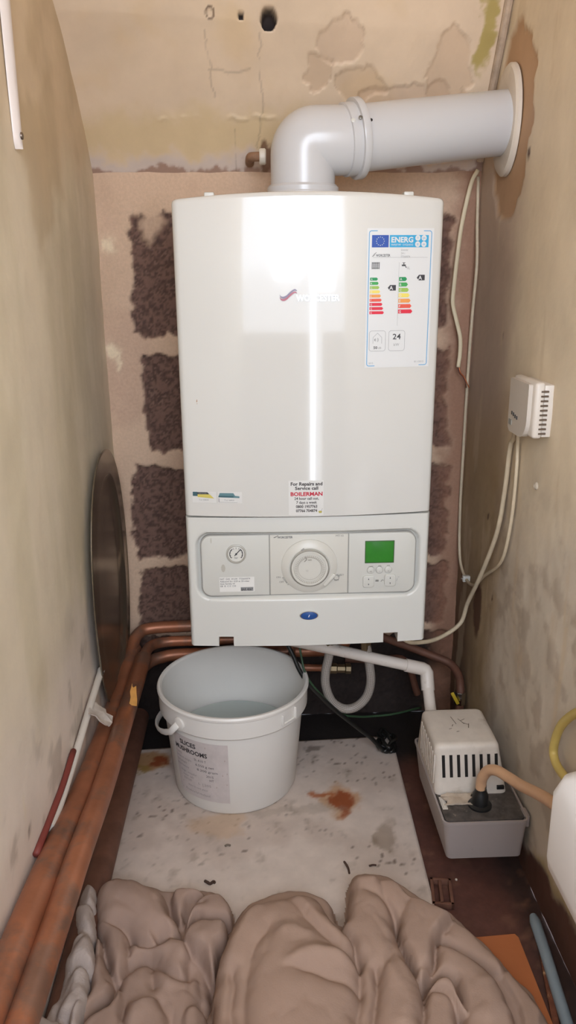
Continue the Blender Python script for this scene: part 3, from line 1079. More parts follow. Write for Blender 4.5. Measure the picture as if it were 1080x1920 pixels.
d.poly([(-.1745, .7160), (-.1738, .7205), (-.1728, .7195), (-.1731, .7165)], 'r', 1); d.poly([(-.174, .7130), (-.1738, .7145), (-.1725, .7138)], 'r', 1)
d.build('rust_chip', front_door, boiler)
for x in (-.1455, .1505):
    bm = BM(); add_box(bm, (x - .0075, -.318, BT - .003), (x + .0075, -.296, BT + .011), .002)
    obj('top_clip', bm, white_abs, boiler)
bm = BM(); add_box(bm, (-.190, -.302, BZ + .001), (.190, -.03, BZ + .0225), .002)
obj('base_tray', bm, black_plastic, boiler)
# connections hanging below the case
for (x, l) in ((-.03, .06), (.045, .09), (.12, .075)):
    bm = BM(); add_tube(bm, [(x, -.20, BZ + .01), (x, -.20, BZ - l)], .009, 14)
    add_lathe(bm, [(.013, -.012), (.013, .012), (.009, .012)], (x, -.20, BZ - l + .02), (0, 0, 1), 6)
    obj('connection', bm, brass, boiler)

# ------------------------------------------------------------------ flue
flue = thing('flue_pipe', 'white plastic flue elbow and pipe running from the boiler to the right wall', 'flue pipe', (0, -.2, BT + .008))
fz = 1.1065
bm = BM()
add_lathe(bm, [(.062, 1.0095), (.062, 1.028), (.0605, 1.030), (.0575, 1.030), (.0575, 1.037), (.054, 1.041), (.050, 1.041)], (0, -.2, 0), (0, 0, 1), 64)
obj('base_collar', bm, flue_white, flue)
E0, E1 = Vector((.06, -.2, fz)), Vector((XR, -.140, 1.1430))
pd = (E1 - E0).normalized()
bm = BM()
R, RB = .0545, .020
path = [(0, -.2, 1.035), (0, -.2, fz - RB)]
for k in range(1, 13):
    a = .5 * PI * k / 12
    path.append((RB - RB * math.cos(a), -.2, fz - RB + RB * math.sin(a)))
path += [Vector((R, -.2, fz)) + pd * .004, Vector((R, -.2, fz)) + pd * .030]
add_tube(bm, path, .0515, 56)
obj('elbow', bm, flue_white, flue)
bm = BM()
c0 = Vector((R, -.2, fz)) + pd * .010
add_lathe(bm, [(.0515, 0), (.0545, .001), (.0545, .016), (.0600, .0165), (.0605, .018), (.0605, .0265), (.0595, .028), (.050, .029)], c0, pd, 64)
obj('collar', bm, flue_white, flue)
bm = BM()
add_tube(bm, [c0 + pd * .02, c0 + pd * .12, E1 + pd * .01], .0500, 56)
obj('pipe', bm, flue_white, flue)
bm = BM()
prof = [(.045, .0), (.047, .010), (.058, .0125), (.082, .0095), (.086, .006), (.0865, .0)]
x_, y_, z_ = frame((-1, 0, 0))
add_lathe(bm, prof, (XR + .003, -.1385, 1.1460), (-1, 0, 0), 64, .74, 1.0)
obj('wall_ring', bm, mat('cream wall ring', (214, 202, 186), .45, var=(20, .92, 1.04)), flue, 'cream sealing ring against the wall')
for (t, m, r_) in ((.0105, white_abs, .0035), (.0215, mat('grey screw', (120, 118, 112), .4, metal=.6), .0030), (.040, black_plastic, .0026)):
    nrm = Vector((0, -.93, .36)).normalized()
    rad = .0545 if t < .017 else (.0605 if t < .028 else .050)
    p = c0 + pd * t + nrm * (rad - .0005)
    bm = BM(); add_lathe(bm, [(r_, 0), (r_, .001), (r_ * .6, .0018), (0, .0018)], p, nrm, 16)
    obj('fixing_screw', bm, m, flue)

# capped pipe stub by the elbow
stub = thing('pipe_stub', 'short capped pipe stub sticking out of the ceiling beside the flue elbow', 'pipe stub', (-.062, -.02, 1.10))
bm = BM(); add_tube(bm, spline([(-.0850, -.012, 1.098), (-.0840, -.055, 1.1005), (-.0790, -.066, 1.101), (-.0600, -.068, 1.101)], 5), .008, 16); obj('stub', bm, mat('rusty stub', (142, 106, 80), .7, var=(60, .6, 1.2)), stub)
bm = BM(); add_lathe(bm, [(.0, -.006), (.0120, -.006), (.0135, -.004), (.0135, .0035), (.0115, .0055), (.0, .0055)], (-.0620, -.068, 1.101), (1, 0, 0), 24); obj('cap', bm, mat('cap white', (225, 218, 205), .4), stub, 'white end cap')

# white plastic strip high on the left wall
strip = thing('cover_strip', 'narrow white plastic strip with a pointed screwed end, high on the left wall', 'cover strip', (XL, -.505, 1.055))
bm = BM()
prof = [(1.053, .002), (1.060, .006), (1.075, .0075), (1.13, .0105), (1.20, .0125), (1.45, .0135)]
sec = []
for (z, hw) in prof:
    yc = -.505 + (z - 1.055) * .03
    sec.append([bm.verts.new((XL + .001, yc - hw, z)), bm.verts.new((XL + .007, yc - hw * .8, z)), bm.verts.new((XL + .010, yc, z)), bm.verts.new((XL + .007, yc + hw * .8, z)), bm.verts.new((XL + .001, yc + hw, z))])
for s0, s1 in zip(sec, sec[1:]):
    for i in range(5):
        j = (i + 1) % 5
        bm.faces.new((s0[i], s0[j], s1[j], s1[i]))
bm.faces.new(sec[0]); bm.faces.new(sec[-1])
obj('strip', bm, mat('strip white', (222, 210, 202), .35), strip, smooth=60)
bm = BM(); add_lathe(bm, [(.0045, 0), (.004, .002), (0, .0025)], (XL + .009, -.5045, 1.068), (1, 0, 0), 14)
obj('screw', bm, mat('dull screw', (120, 105, 92), .4, metal=.7), strip)

# ------------------------------------------------------------------ room thermostat on the right wall
th = thing('thermostat', 'white slotted room thermostat box on the right wall with two cables below', 'thermostat', (XR, -.395, .715))
TY0, TY1, TZ0, TZ1 = -.452, -.352, .672, .754
TF = .318
bm = BM(); add_box(bm, (XR - .013, TY0 + .002, TZ0 + .002), (XR + .004, TY1 - .002, TZ1 - .004), .002)
obj('back_box', bm, mat('thermostat white', (214, 204, 192), .4), th)
bm = BM(); add_box(bm, (TF, TY0, TZ0), (XR - .012, TY1, TZ1), .005, 3)
obj('cover', bm, MATS['thermostat white'], th)
bm = BM()
def tf_prism(bm, outline, x0, x1, bevel=0.0):
    # outline in (y, z) on the room-facing side of the box
    M = Matrix(((0, 1, 0, 0), (-1, 0, 0, 0), (0, 0, 1, 0), (0, 0, 0, 1)))
    add_prism(bm, [(-y, z) for (y, z) in outline][::1], x0, x1, bevel, M)
tf_prism(bm, rrect(TY0 + .012, TZ0 - .004, TY1 - .004, TZ1 - .004, (.03, .012, .004, .004))[::-1], TF - .006, TF + .004, 0)
obj('front_face', bm, mat('thermostat face', (200, 190, 178), .4), th)
bm = BM()
for k in range(10):
    z = TZ1 - .013 - k * .0068
    add_box(bm, (TF + .0085, TY0 - .0006, z - .0013), (TF + .0195, TY0 + .003, z + .0013))
obj('vent_slot', bm, mat('slot shadow grey', (96, 80, 66), .8), th, 'row of dark slots')
bm = BM()
for (y, z) in ((-.374, .698), (-.382, .697), (-.390, .695), (-.398, .694)):
    add_box(bm, (TF - .0068, y - .0018, z - .0026), (TF - .003, y + .0018, z + .0026))
obj('indicator', bm, ink_dark, th, 'row of small dark indicators')
bm = BM(); add_box(bm, (TF - .0068, -.375, .679), (TF - .003, -.362, .687))
obj('maker_plate', bm, groove_grey, th)

# ------------------------------------------------------------------ cables on the right
def cable(name, pts, r, m, label, cat='cable', n=8, flat=1.0, seg=10, group=None):
    bm = BM()
    add_tube(bm, spline(pts, n), r, seg, flat=flat)
    return tag(obj(name, bm, m, smooth=180), label, cat, group)
XW = XR - .0065
cable('cable', [(XW, .000, 1.075), (XW, -.012, .992), (XW, -.026, .915), (XW, -.014, .816), (XW, -.008, .690), (XW, -.008, .548), (XW, -.010, .433), (XW, -.030, .335),
                (XW, -.085, .308), (XW - .001, -.150, .320), (XW - .001, -.2076, .3618), (XW - .001, -.285, .412), (XW - .001, -.3174, .4541), (XW, -.3335, .5247), (XW, -.3368, .5985), (XW, -.333, .640), (XW - .012, -.365, .684)], .0031, cable_white,
      'thin cream cable from the ceiling corner looping through a clip up to the thermostat')
cable('cable', [(XW - .012, -.360, .686), (XW, -.312, .645), (XW, -.2971, .6253), (XW, -.2865, .5488), (XW - .002, -.2666, .4655), (XW - .008, -.2076, .3618), (XW - .012, -.150, .283), (.318, -.140, .236),
                (.28, -.155, .215), (.235, -.185, .218), (.19, -.215, .24), (.16, -.22, .2995)], .0042, cable_white,
      'thicker cream cable from the thermostat curving down to the boiler underside')
cc = thing('cut_cable', 'loose cream cable hanging in the corner with bare copper wire ends', 'cable', (.335, -.03, .69))
bm = BM()
add_tube(bm, spline([(.334, -.012, 1.085), (.322, -.014, 1.06), (.3085, -.016, .99), (.3020, -.020, .93), (.2980, -.022, .875), (.2975, -.024, .847), (.3060, -.026, .815), (.3145, -.026, .785), (.3160, -.026, .755), (.3140, -.026, .728)], 8), .0042, 10, flat=.6)
obj('sheath', bm, mat('cream sheath', (222, 206, 172), .5), cc, smooth=180)
for (dx, m) in ((-.0012, mat('brown core', (96, 50, 34), .5)), (.0012, mat('bare copper', (190, 110, 70), .35, metal=.8))):
    bm = BM()
    add_tube(bm, spline([(.314 + dx, -.026, .730), (.317 + dx, -.028, .718), (.325 + dx, -.028, .709), (.3305 + dx, -.030, .698), (.3340 + dx * 2.5, -.030, .688)], 6), .0011, 8)
    obj('wire', bm, m, cc, smooth=180)
cl = thing('cable_clip', 'tiny white cable clip holding the thin cable loop on the right wall', 'cable clip', (XR, -.086, .308))
bm = BM(); add_box(bm, (XR - .014, -.091, .302), (XR + .002, -.081, .315), .002); obj('clip', bm, white_abs, cl)
bm = BM(); add_lathe(bm, [(.002, 0), (.002, .003), (0, .0035)], (XR - .014, -.086, .3085), (-1, 0, 0), 10); obj('nail', bm, chrome, cl)
bm = BM(); add_lathe(bm, [(.006, -.004), (.006, .003), (.004, .005), (.003, .004), (0, .002)], (XR + .001, -.417, .592), (-1, 0, .0), 12)
tag(obj('wall_plug', bm, mat('plug grey', (190, 178, 160), .5)), 'pale wall plug left in the right wall below the thermostat', 'wall plug')

# ------------------------------------------------------------------ pipework under the boiler
wp = thing('waste_pipe', 'off-white plastic waste pipe from under the boiler down into the pump', 'waste pipe', (.238, -.22, .16))
A, B = Vector((-.055, -.205, .247)), Vector((.234, -.205, .1700))
bm = BM(); add_tube(bm, [A, B], .0108, 24); obj('pipe', bm, pvc_white, wp)
D = Vector((.2385, -.255, .085))
dn = (Vector((.2385, -.2150, .150)) - D).normalized()
bm = BM()
u0 = (B - A).normalized()
pth = [B - u0 * .038, B - u0 * .012, B - u0 * .004, B + Vector((.002, -.001, -.002)), B + Vector((.0045, -.0025, -.006)), Vector((.2385, -.2150, .150)), Vector((.2385, -.2250, .135))]
add_tube(bm, pth, .0128, 24); obj('elbow', bm, pvc_white, wp)
bm = BM(); add_tube(bm, [Vector((.2385, -.218, .146)), Vector((.2385, -.262, .100)), Vector((.2385, -.285, .0770))], .0108, 24); obj('drop_pipe', bm, pvc_white, wp)

fh = thing('filling_loop', 'braided grey flexible hose hanging in a loop under the boiler', 'hose', (.09, -.2, .1))
bm = BM()
add_tube(bm, spline([(.052, -.2, .232), (.0485, -.2, .200), (.0425, -.2, .165), (.0435, -.2, .135), (.056, -.2, .102), (.0800, -.2, .0855), (.104, -.2, .0895), (.124, -.2, .112), (.1310, -.2, .145), (.1275, -.2, .180), (.1200, -.2, .225)], 10), .0088, 18)
obj('braided_hose', bm, mat('braided hose', (176, 168, 160), .42, wave=(24, 500, (120, 112, 104))), fh, smooth=180)
for (x, z) in ((.0525, .232), (.1195, .226)):
    bm = BM(); add_lathe(bm, [(.0100, -.012), (.0105, .0), (.0105, .018), (.008, .020)], (x, -.2, z), (0, 0, 1), 6); obj('hose_nut', bm, brass, fh)

def pipe_obj(pts, r, m, label, cat='pipe', group=None, n=8, seg=24, name='copper_pipe'):
    bm = BM(); add_tube(bm, spline(pts, n) if n else pts, r, seg)
    return tag(obj(name, bm, m, smooth=60), label, cat, group)
pipe_obj([(-.335, -.15, .128), (-.322, -.085, .130), (-.29, -.056, .134), (-.22, -.050, .137), (.06, -.050, .137), (.09, -.055, .147), (.10, -.06, .19), (.10, -.06, .3005)], .0125, copper_old, 'lowest copper pipe along the back wall, behind the bucket rim')
rc = thing('copper_pipe', 'copper pipe bending down the right corner into a chrome nut', 'pipe', (.33, -.1, .08))
bm = BM(); add_tube(bm, spline([(.17, -.045, .165), (.227, -.047, .142), (.28, -.055, .122), (.318, -.07, .110), (.331, -.10, .098), (.330, -.125, .080), (.329, -.13, .055), (.329, -.13, .02)], 8), .0085, 18)
obj('pipe', bm, copper_dark, rc, smooth=60)
bm = BM(); add_lathe(bm, [(.011, -.014), (.012, -.012), (.012, .012), (.011, .014), (.008, .014)], (.329, -.13, .062), (0, 0, 1), 8); obj('nut', bm, chrome, rc, 'chrome compression nut')
bm = BM()
M = Matrix.Translation((.316, -.145, .066)) @ Matrix.Rotation(math.radians(-28), 4, 'Y')
add_box(bm, (-.0035, -.002, -.012), (.0035, .002, .018), .0015, M=M); obj('lever', bm, mat('yellow lever', (206, 176, 52), .5), rc, 'yellow valve lever')
pipe_obj([(.10, -.03, .105), (.17, -.03, .10), (.23, -.035, .10), (.26, -.04, .02)], .0075, copper_dark, 'thin dark copper pipe low on the back wall behind the waste pipe', n=6)

iv = thing('inlet_valve', 'short copper pipe with a brass fitting behind the braided hose loop', 'valve', (.07, -.078, .11))
bm = BM(); add_tube(bm, [(.000, -.080, .114), (.062, -.080, .1105)], .0075, 16); obj('pipe', bm, copper_old, iv)
bm = BM(); add_lathe(bm, [(.0105, -.012), (.0115, -.010), (.0115, .006), (.0095, .008), (.0095, .024), (.0115, .026), (.0115, .036), (.006, .038)], (.070, -.080, .1102), (1, 0, -.05), 8); obj('fitting', bm, brass, iv, 'brass compression fitting')
bm = BM(); add_tube(bm, spline([(.0, -.08, .114), (-.012, -.078, .116), (-.016, -.07, .13), (-.016, -.066, .22), (-.016, -.066, .300)], 5), .0075, 14); obj('riser', bm, copper_old, iv)
# black mains cable drooping from the boiler to a heap behind the board
cable('mains_cable', [(-.06, -.19, .285), (-.035, -.195, .235), (-.020, -.203, .205), (-.0095, -.21, .180), (.008, -.214, .150), (.032, -.214, .121), (.060, -.21, .090), (.085, -.2, .062), (.115, -.19, .030), (.135, -.185, .010), (.150, -.180, -.010), (.162, -.175, -.025), (.176, -.165, -.042)], .0044, mat('black flex', (24, 24, 22), .4), 'black cable drooping from the boiler past the bucket rim to the board')
cable('earth_cable', [(-.012, -.19, .26), (-.004, -.205, .20), (.006, -.215, .165), (.035, -.212, .122), (.075, -.2, .075), (.105, -.185, .058), (.14, -.165, .045), (.19, -.15, .040), (.25, -.12, .035)], .0022, mat('dark green flex', (46, 72, 48), .45), 'thin dark green wire running beside the black cable')
pts = []
for k in range(40):
    a = k * .62
    rr = .018 + .006 * math.sin(k * 1.7)
    pts.append((.1755 + rr * math.cos(a) * .8, -.145 + rr * math.sin(a) * 1.6, -.043 + .018 * (k / 40) + .012 * (0.5 + .5 * math.sin(k * .9))))
cable('cable_coil', pts, .0036, MATS['black flex'], 'tangled heap of black cable beside the far corner of the board', n=5)

# ------------------------------------------------------------------ big copper pipes down the left side
def pipe_run(label, loc, runs, group=None):
    t = thing('copper_pipe', label, 'pipe', loc, group)
    for nm, pts, r in runs:
        bm = BM(); add_tube(bm, spline(pts, 8), r, 24)
        obj(nm, bm, copper_old, t, smooth=60)
pipe_run('fat copper pipe against the left wall, turning into the topmost back wall pipe', (-.347, -.6, .17), [
    ('main_run', [(-.347, -.070, .160), (-.347, -.23, .151), (-.347, -.54, .176), (-.348, -.717, .203), (-.348, -.871, .223), (-.348, -1.35, .270)], .0185),
    ('back_run', [(-.347, -.120, .157), (-.346, -.085, .168), (-.340, -.050, .182), (-.315, -.029, .188), (-.22, -.025, .190), (-.10, -.025, .191), (-.06, -.03, .20), (-.05, -.035, .235), (-.05, -.035, .3005)], .0125)])
pipe_run('fat copper pipe on the room side of the pair, becoming the middle back pipe', (-.315, -.6, .17), [
    ('main_run', [(-.317, -.13, .170), (-.3180, -.36, .176), (-.3160, -.57, .190), (-.3155, -.736, .210), (-.3160, -.872, .2185), (-.3170, -1.35, .256)], .0160),
    ('back_run', [(-.317, -.170, .170), (-.316, -.100, .168), (-.308, -.062, .165), (-.28, -.043, .163), (-.22, -.040, .163), (0, -.040, .165), (.03, -.045, .175), (.04, -.05, .21), (.04, -.05, .3005)], .0110)])
pipe_obj([(-.3475, -.05, -.010), (-.3475, -.5, -.010), (-.3475, -1.3, -.010)], .0215, copper_dark, 'dull brown pipe low along the left wall beside the white board', n=0)
lw = thing('conduit', 'thin white plastic pipe lying on the left wall above the copper pipes', 'conduit', (-.358, -.45, .235))
bm = BM(); add_tube(bm, spline([(-.3615, -.318, .244), (-.3620, -.44, .2300), (-.3635, -.547, .2130), (-.3640, -.63, .2060), (-.3645, -.68, .2100)], 4), .0058, 14); obj('pipe', bm, mat('conduit white', (206, 198, 188), .5, dirt=(50, .6, (160, 145, 130))), lw)
bm = BM(); add_lathe(bm, [(.0064, -.004), (.0064, .004), (.005, .0055), (0, .006)], (-.3615, -.318, .244), (0, 1, .1), 14); obj('end_cap', bm, MATS['conduit white'], lw)
cable('red_rod', [(-.3645, -.53, .2265), (-.3645, -.60, .2190), (-.3655, -.66, .2170), (-.3660, -.74, .2180)], .0044, mat('red oxide', (120, 52, 44), .6), 'dark red rod tucked between the left wall and the copper pipes', 'rod', n=4)
# torn scrap of white tape stuck over the pipes
def ragged_patch(name, quad, nu, nv, thick, m, amp, seed):
    rnd = random.Random(seed)
    a, b, c_, d_ = [Vector(p) for p in quad]
    bm = BM()
    N = ((b - a).cross(d_ - a)).normalized()
    G = [[None] * (nv + 1) for _ in range(nu + 1)]
    for i in range(nu + 1):
        for j in range(nv + 1):
            u, v = i / nu, j / nv
            p = (a * (1 - u) + b * u) * (1 - v) + (d_ * (1 - u) + c_ * u) * v
            if i in (0, nu) or j in (0, nv):
                p = p + (b - a) * rnd.uniform(-.09, .09) + (d_ - a) * rnd.uniform(-.09, .09)
            G[i][j] = bm.verts.new(p + N * rnd.uniform(-amp, amp))
    for i in range(nu):
        for j in range(nv):
            bm.faces.new((G[i][j], G[i + 1][j], G[i + 1][j + 1], G[i][j + 1]))
    r = bmesh.ops.extrude_face_region(bm, geom=list(bm.faces))
    for v in r['geom']:
        if isinstance(v, bmesh.types.BMVert):
            v.co += N * thick
    return obj(name, bm, m, smooth=40)
o = ragged_patch('tape_scrap', [(-.3560, -.4480, .2400), (-.3560, -.3950, .2310), (-.3330, -.3900, .1960), (-.3340, -.4150, .1950)], 5, 4, .002, mat('tape white', (212, 202, 192), .5, var=(90, .8, 1.05)), .003, 3)
tag(o, 'torn scrap of white tape sitting on the copper pipe by the left wall', 'tape')
o = ragged_patch('dry_leaf', [(-.3130, -.338, .1900), (-.2985, -.338, .1880), (-.3010, -.330, .2200), (-.3075, -.330, .2230)], 3, 3, .001, mat('dry orange leaf', (196, 140, 66), .7, var=(80, .8, 1.1)), .0012, 5)
tag(o, 'small dry orange leaf caught on the copper pipe near the bucket', 'leaf')

# ------------------------------------------------------------------ oval steel tray leaning on the left wall
tray = thing('oval_tray', 'dark oval steel tray standing upright against the left wall', 'tray', (XL, -.172, .12))
bm = BM()
prof = [(.165, .003), (.075, .003), (.062, .0035), (.050, .008), (.046, .0115), (.043, .0118), (.006, .0095), (.002, .0110), (.0, .0100), (.0, .0085), (.004, .0082), (.042, .0095), (.048, .008), (.060, .0012), (.165, .0012)]
rings = []
cy, cz = -.1790, .360
for (mg, h) in prof:
    rings.append([])
    for k in range(80):
        a = 2 * PI * k / 80
        sy = abs(math.cos(a)) ** .9 * math.copysign(1, math.cos(a))
        sz = abs(math.sin(a)) ** .9 * math.copysign(1, math.sin(a))
        rings[-1].append(bm.verts.new((XL + .0045 + h, cy + (.172 - mg) * sy, cz + (.245 - mg) * sz)))
for a, b in zip(rings, rings[1:]):
    for k in range(80):
        k2 = (k + 1) % 80
        bm.faces.new((a[k], b[k], b[k2], a[k2]))
bm.faces.new(rings[0]); bm.faces.new(rings[-1])
obj('tray', bm, steel_dark, tray, smooth=50)

# ------------------------------------------------------------------ bucket
BC = Vector((-.1350, -.232, -.0393))
bk = thing('bucket', 'white plastic catering bucket with a paper label, standing on the board under the boiler', 'bucket', BC)
bm = BM()
out_ = [(0, 0), (.105, 0), (.1135, .002), (.1165, .008), (.1310, .168), (.1310, .172), (.1370, .170), (.1395, .173), (.1400, .205), (.1420, .207), (.1425, .211), (.1405, .2145), (.1365, .2145),
        (.1335, .211), (.1300, .172), (.1140, .010), (.108, .004), (0, .004)]
add_lathe(bm, out_, BC, (0, 0, 1), 80)
body = obj('body', bm, bucket_white, bk)
bm = BM(); add_lathe(bm, [(0, .0), (.1190, .0), (.1198, .0004), (.118, -.001)], BC + Vector((0, 0, .098)), (0, 0, 1), 64)
obj('water', bm, mat('cloudy water', (178, 184, 178), .06, spec=.6), bk, 'cloudy water inside')
la = math.radians(228)
def bpt(a, r, z):
    return BC + Vector((r * math.cos(a), r * math.sin(a), z))
bm = BM()
hp = []
for k in range(25):
    t = k / 24
    a = la - PI * t
    hp.append(bpt(a, .1445 + .003 * math.sin(PI * t) ** .5, .186 - .066 * math.sin(PI * t) ** .55))
add_tube(bm, hp, .0062, 12, flat=.42)
obj('handle', bm, bucket_white, bk, smooth=180)
for a in (la, la - PI):
    bm = BM()
    dr = Vector((math.cos(a), math.sin(a), 0))
    add_lathe(bm, [(.013, -.002), (.012, .003), (.006, .0045), (0, .005)], bpt(a, .1395, .186), dr, 24)
    obj('lug', bm, bucket_white, bk)
bm = BM()
a = math.radians(316)
tgt = Vector((-math.sin(a), math.cos(a), 0))
dr = Vector((math.cos(a), math.sin(a), 0))
M = Matrix((tgt, dr, Vector((0, 0, 1)))).transposed().to_4x4(); M.translation = bpt(a, .1395, .190)
add_box(bm, (-.018, -.002, -.009), (-.015, .003, .009), .001, M=M); add_box(bm, (-.018, -.002, -.011), (.018, .002, -.008), .001, M=M); add_box(bm, (.015, -.002, -.010), (.018, .004, .012), .001, M=M)
obj('tamper_tab', bm, bucket_white, bk)
# wrapped paper label
d = Decal({'p': mat('damp label paper', (206, 196, 192), .6, var=(60, .92, 1.04)), 'k': mat('label black', (48, 44, 46), .6), 'g': mat('label faded', (150, 140, 138), .6), 'b': mat('label brownish', (178, 160, 150), .6)})
LH, LW = .128, .112
d.rect(0, 0, LW, LH, 'p', 1, 16)
for k in range(14):
    d.poly([(LW * .5 + .052 * math.cos(k * 2.4), LH * .5 + .058 * math.sin(k * 1.9)), (LW * .5 + .052 * math.cos(k * 2.4) + .002, LH * .5 + .058 * math.sin(k * 1.9) + .001), (LW * .5 + .052 * math.cos(k * 2.4) + .001, LH * .5 + .058 * math.sin(k * 1.9) + .005)], 'b', 2)
d.text('SLICES', .018, .110, .0130, 'k', 2, width=.036, bold=.03)
d.text('MUSHROOMS', .003, .0955, .0130, 'k', 2, width=.072, bold=.03)
rows = [('Country', .003, .086, .016), ('Drained weight', .003, .077, .038), ('Net weight', .003, .068, .026), ('Best before', .003, .059, .030),
        ('5L A10 T', .048, .084, .024), ('6.550 g net', .050, .0735, .036), ('8.200 gram', .052, .0635, .040), ('2015', .070, .053, .014), ('HT', .076, .045, .008),
        ('Ingr: mushr', .012, .048, .038), ('water salt', .014, .040, .028), ('E330 E300', .016, .032, .020), ('L 1205', .052, .032, .026), ('store in cool place', .026, .021, .044), ('Produce of Holland', .018, .009, .056)]
for i, (s, x, z, wd) in enumerate(rows):
    d.text(s, x, z, .0068, 'k' if 4 <= i <= 8 else 'g', 2, width=wd)
A0 = math.radians(214)
def on_bucket(x, z, off):
    zz = .028 + z - .020 * (x / LW)  * 0
    r = .1165 + .0145 * (zz - .008) / .160 + .0004 + off
    return bpt(A0 + x / .1225, r, zz)
lab = d.build('paper_label', on_bucket, bk, 'greyish paper label with black print', step=.0003)

# ------------------------------------------------------------------ white board on the floor
def build_board():
    co = [(-.3465, -.125), (.1935, -.105), (.188, -.345), (.172, -1.05), (-.325, -1.05)]
    nx, ny = 110, 180
    U, V = np.meshgrid(np.linspace(0, 1, nx), np.linspace(0, 1, ny), indexing='ij')
    xl = -.3480 + (.0215) * V * 1.0
    xr = .1935 - .0250 * V
    yb = -.128 + .022 * U
    X = xl + (xr - xl) * U
    Y = yb + (-1.05 - yb) * V
    n1, n2, n3 = fbm(X * 8, Y * 8, 131), fbm(X * 35, Y * 35, 137), fbm(X * 120, Y * 120, 139, 3)
    col = np.empty(X.shape + (3,)); col[:] = C3((214, 199, 187))
    col = mixc(col, (186, 168, 155), sstep(.42, .62, n1) * .5)
    col = mixc(col, (150, 134, 118), sstep(.62, .80, n2) * .5)
    col = mixc(col, (92, 74, 60), sstep(.70, .78, n3) * sstep(.45, .6, n1) * .8)
    def stain(x, y, a, b, c, s, k=1.0):
        nonlocal col
        d = np.hypot((X - x + (n2 - .5) * .05) / a, (Y - y + (fbm(X * 35, Y * 35, 141) - .5) * .05) / b)
        col = mixc(col, c, sstep(1.15, .75, d) * s)
    stain(.0585, -.315, .034, .045, (196, 150, 108), .75)
    stain(.064, -.322, .017, .035, (150, 72, 32), .9)
    stain(.030, -.300, .022, .012, (176, 100, 56), .85)
    stain(-.312, -.178, .040, .034, (168, 122, 72), .85)
    stain(-.300, -.180, .020, .016, (138, 62, 28), .9)
    stain(-.325, -.20, .012, .02, (150, 120, 50), .7)
    stain(-.165, -.37, .05, .03, (196, 168, 140), .7)
    stain(.02, -.14, .02, .012, (80, 62, 50), .6)
    stain(-.02, -.34, .1, .012, (150, 136, 120), .35)
    stain(.13, -.42, .02, .05, (140, 122, 104), .6)
    for k in range(26):
        rr = random.Random(k)
        stain(rr.uniform(-.3, .17), rr.uniform(-.5, -.14), .004, .003, (112, 94, 80), .6)
    zt = -.0395 + .0012 * (n1 - .5) * 0
    P = np.stack([X, Y, np.full(X.shape, -.0395)], -1)
    nu, nv = P.shape[:2]
    o = grid_mesh('board', P, col, mat('stained white board', (0, 0, 0), .5, attr=True, var=(30, .92, 1.06), bump=(90, .15, .001)), flip=True)
    sm = o.modifiers.new('thickness', 'SOLIDIFY')
    sm.thickness = .0095
    sm.offset = -1
    return tag(o, 'stained white sheet of board with rust marks lying on the floor', 'board')
build_board()
# crumbs on the board
def crumb(name, pts, r, m, label, group=None):
    bm = BM(); add_tube(bm, spline(pts, 3), r, 6)
    return tag(obj(name, bm, m, smooth=60), label, 'debris', group)
bark = mat('dark crumb', (70, 50, 40), .8)
zc = -.0370
crumb('twig', [(-.180, -.510, zc), (-.176, -.514, zc + .001), (-.171, -.5165, zc), (-.166, -.512, zc), (-.164, -.515, zc)], .0024, bark, 'dark crumb of bark on the board just above the left cloth')
crumb('twig', [(.0505, -.478, zc), (.0530, -.486, zc + .001), (.0555, -.494, zc), (.0560, -.505, zc)], .0018, bark, 'thin dark twig on the board above the right cloth')
crumb('twig', [(.091, -.490, zc), (.097, -.488, zc), (.103, -.489, zc)], .0016, bark, 'tiny dark crumb on the board right of the twig')
crumb('twig', [(-.150, -.43, zc), (-.146, -.427, zc), (-.141, -.429, zc)], .0018, mat('grey crumb', (120, 108, 96), .8), 'grey crumb on the middle of the board')

# ------------------------------------------------------------------ condensate pump
pump = thing('condensate_pump', 'white condensate pump with a slotted cover on a pale grey tank beside the right wall', 'pump', (.27, -.42, 0))
# tank: tapered tray
bm = BM()
def loop(x0, x1, y0, y1, z, r, n=5):
    return [(p[0], p[1], z) for p in rrect(x0, y0, x1, y1, r, n)]
def loft(bm, loops, cap0=True, cap1=True):
    R_ = [[bm.verts.new(p) for p in l] for l in loops]
    n = len(R_[0])
    for a, b in zip(R_, R_[1:]):
        for i in range(n):
            j = (i + 1) % n
            bm.faces.new((a[i], a[j], b[j], b[i]))
    if cap0: bm.faces.new(R_[0][::-1])
    if cap1: bm.faces.new(R_[-1])
    return R_
TX0, TX1, TYA, TYB, TH = .2005, .3360, -.5330, -.2950, .0755
loft(bm, [loop(TX0 + .012, TX1 - .006, TYA + .010, TYB - .008, .001, .006), loop(TX0 + .010, TX1 - .004, TYA + .007, TYB - .006, .003, .008),
          loop(TX0 + .001, TX1, TYA + .001, TYB, TH - .004, .010), loop(TX0 - .001, TX1 + .001, TYA - .001, TYB + .001, TH - .003, .010), loop(TX0 - .001, TX1 + .001, TYA - .001, TYB + .001, TH + .001, .010),
          loop(TX0 + .002, TX1 - .002, TYA + .002, TYB - .002, TH + .001, .008), loop(TX0 + .003, TX1 - .003, TYA + .003, TYB - .003, TH - .004, .008)], True, True)
obj('tank', bm, mat('grey tank plastic', (158, 147, 142), .4, dirt=(25, .66, (140, 128, 118))), pump)
bm = BM(); loft(bm, [loop(TX0 + .004, TX1 - .004, TYA + .005, TYB - .004, TH - .003, .008), loop(TX0 + .004, TX1 - .004, TYA + .005, TYB - .004, TH + .0005, .008)])
obj('lid', bm, mat('grubby dark lid', (72, 66, 62), .7, var=(60, .6, 1.7), dirt=(70, .62, (128, 116, 104))), pump, 'dark grubby lid')
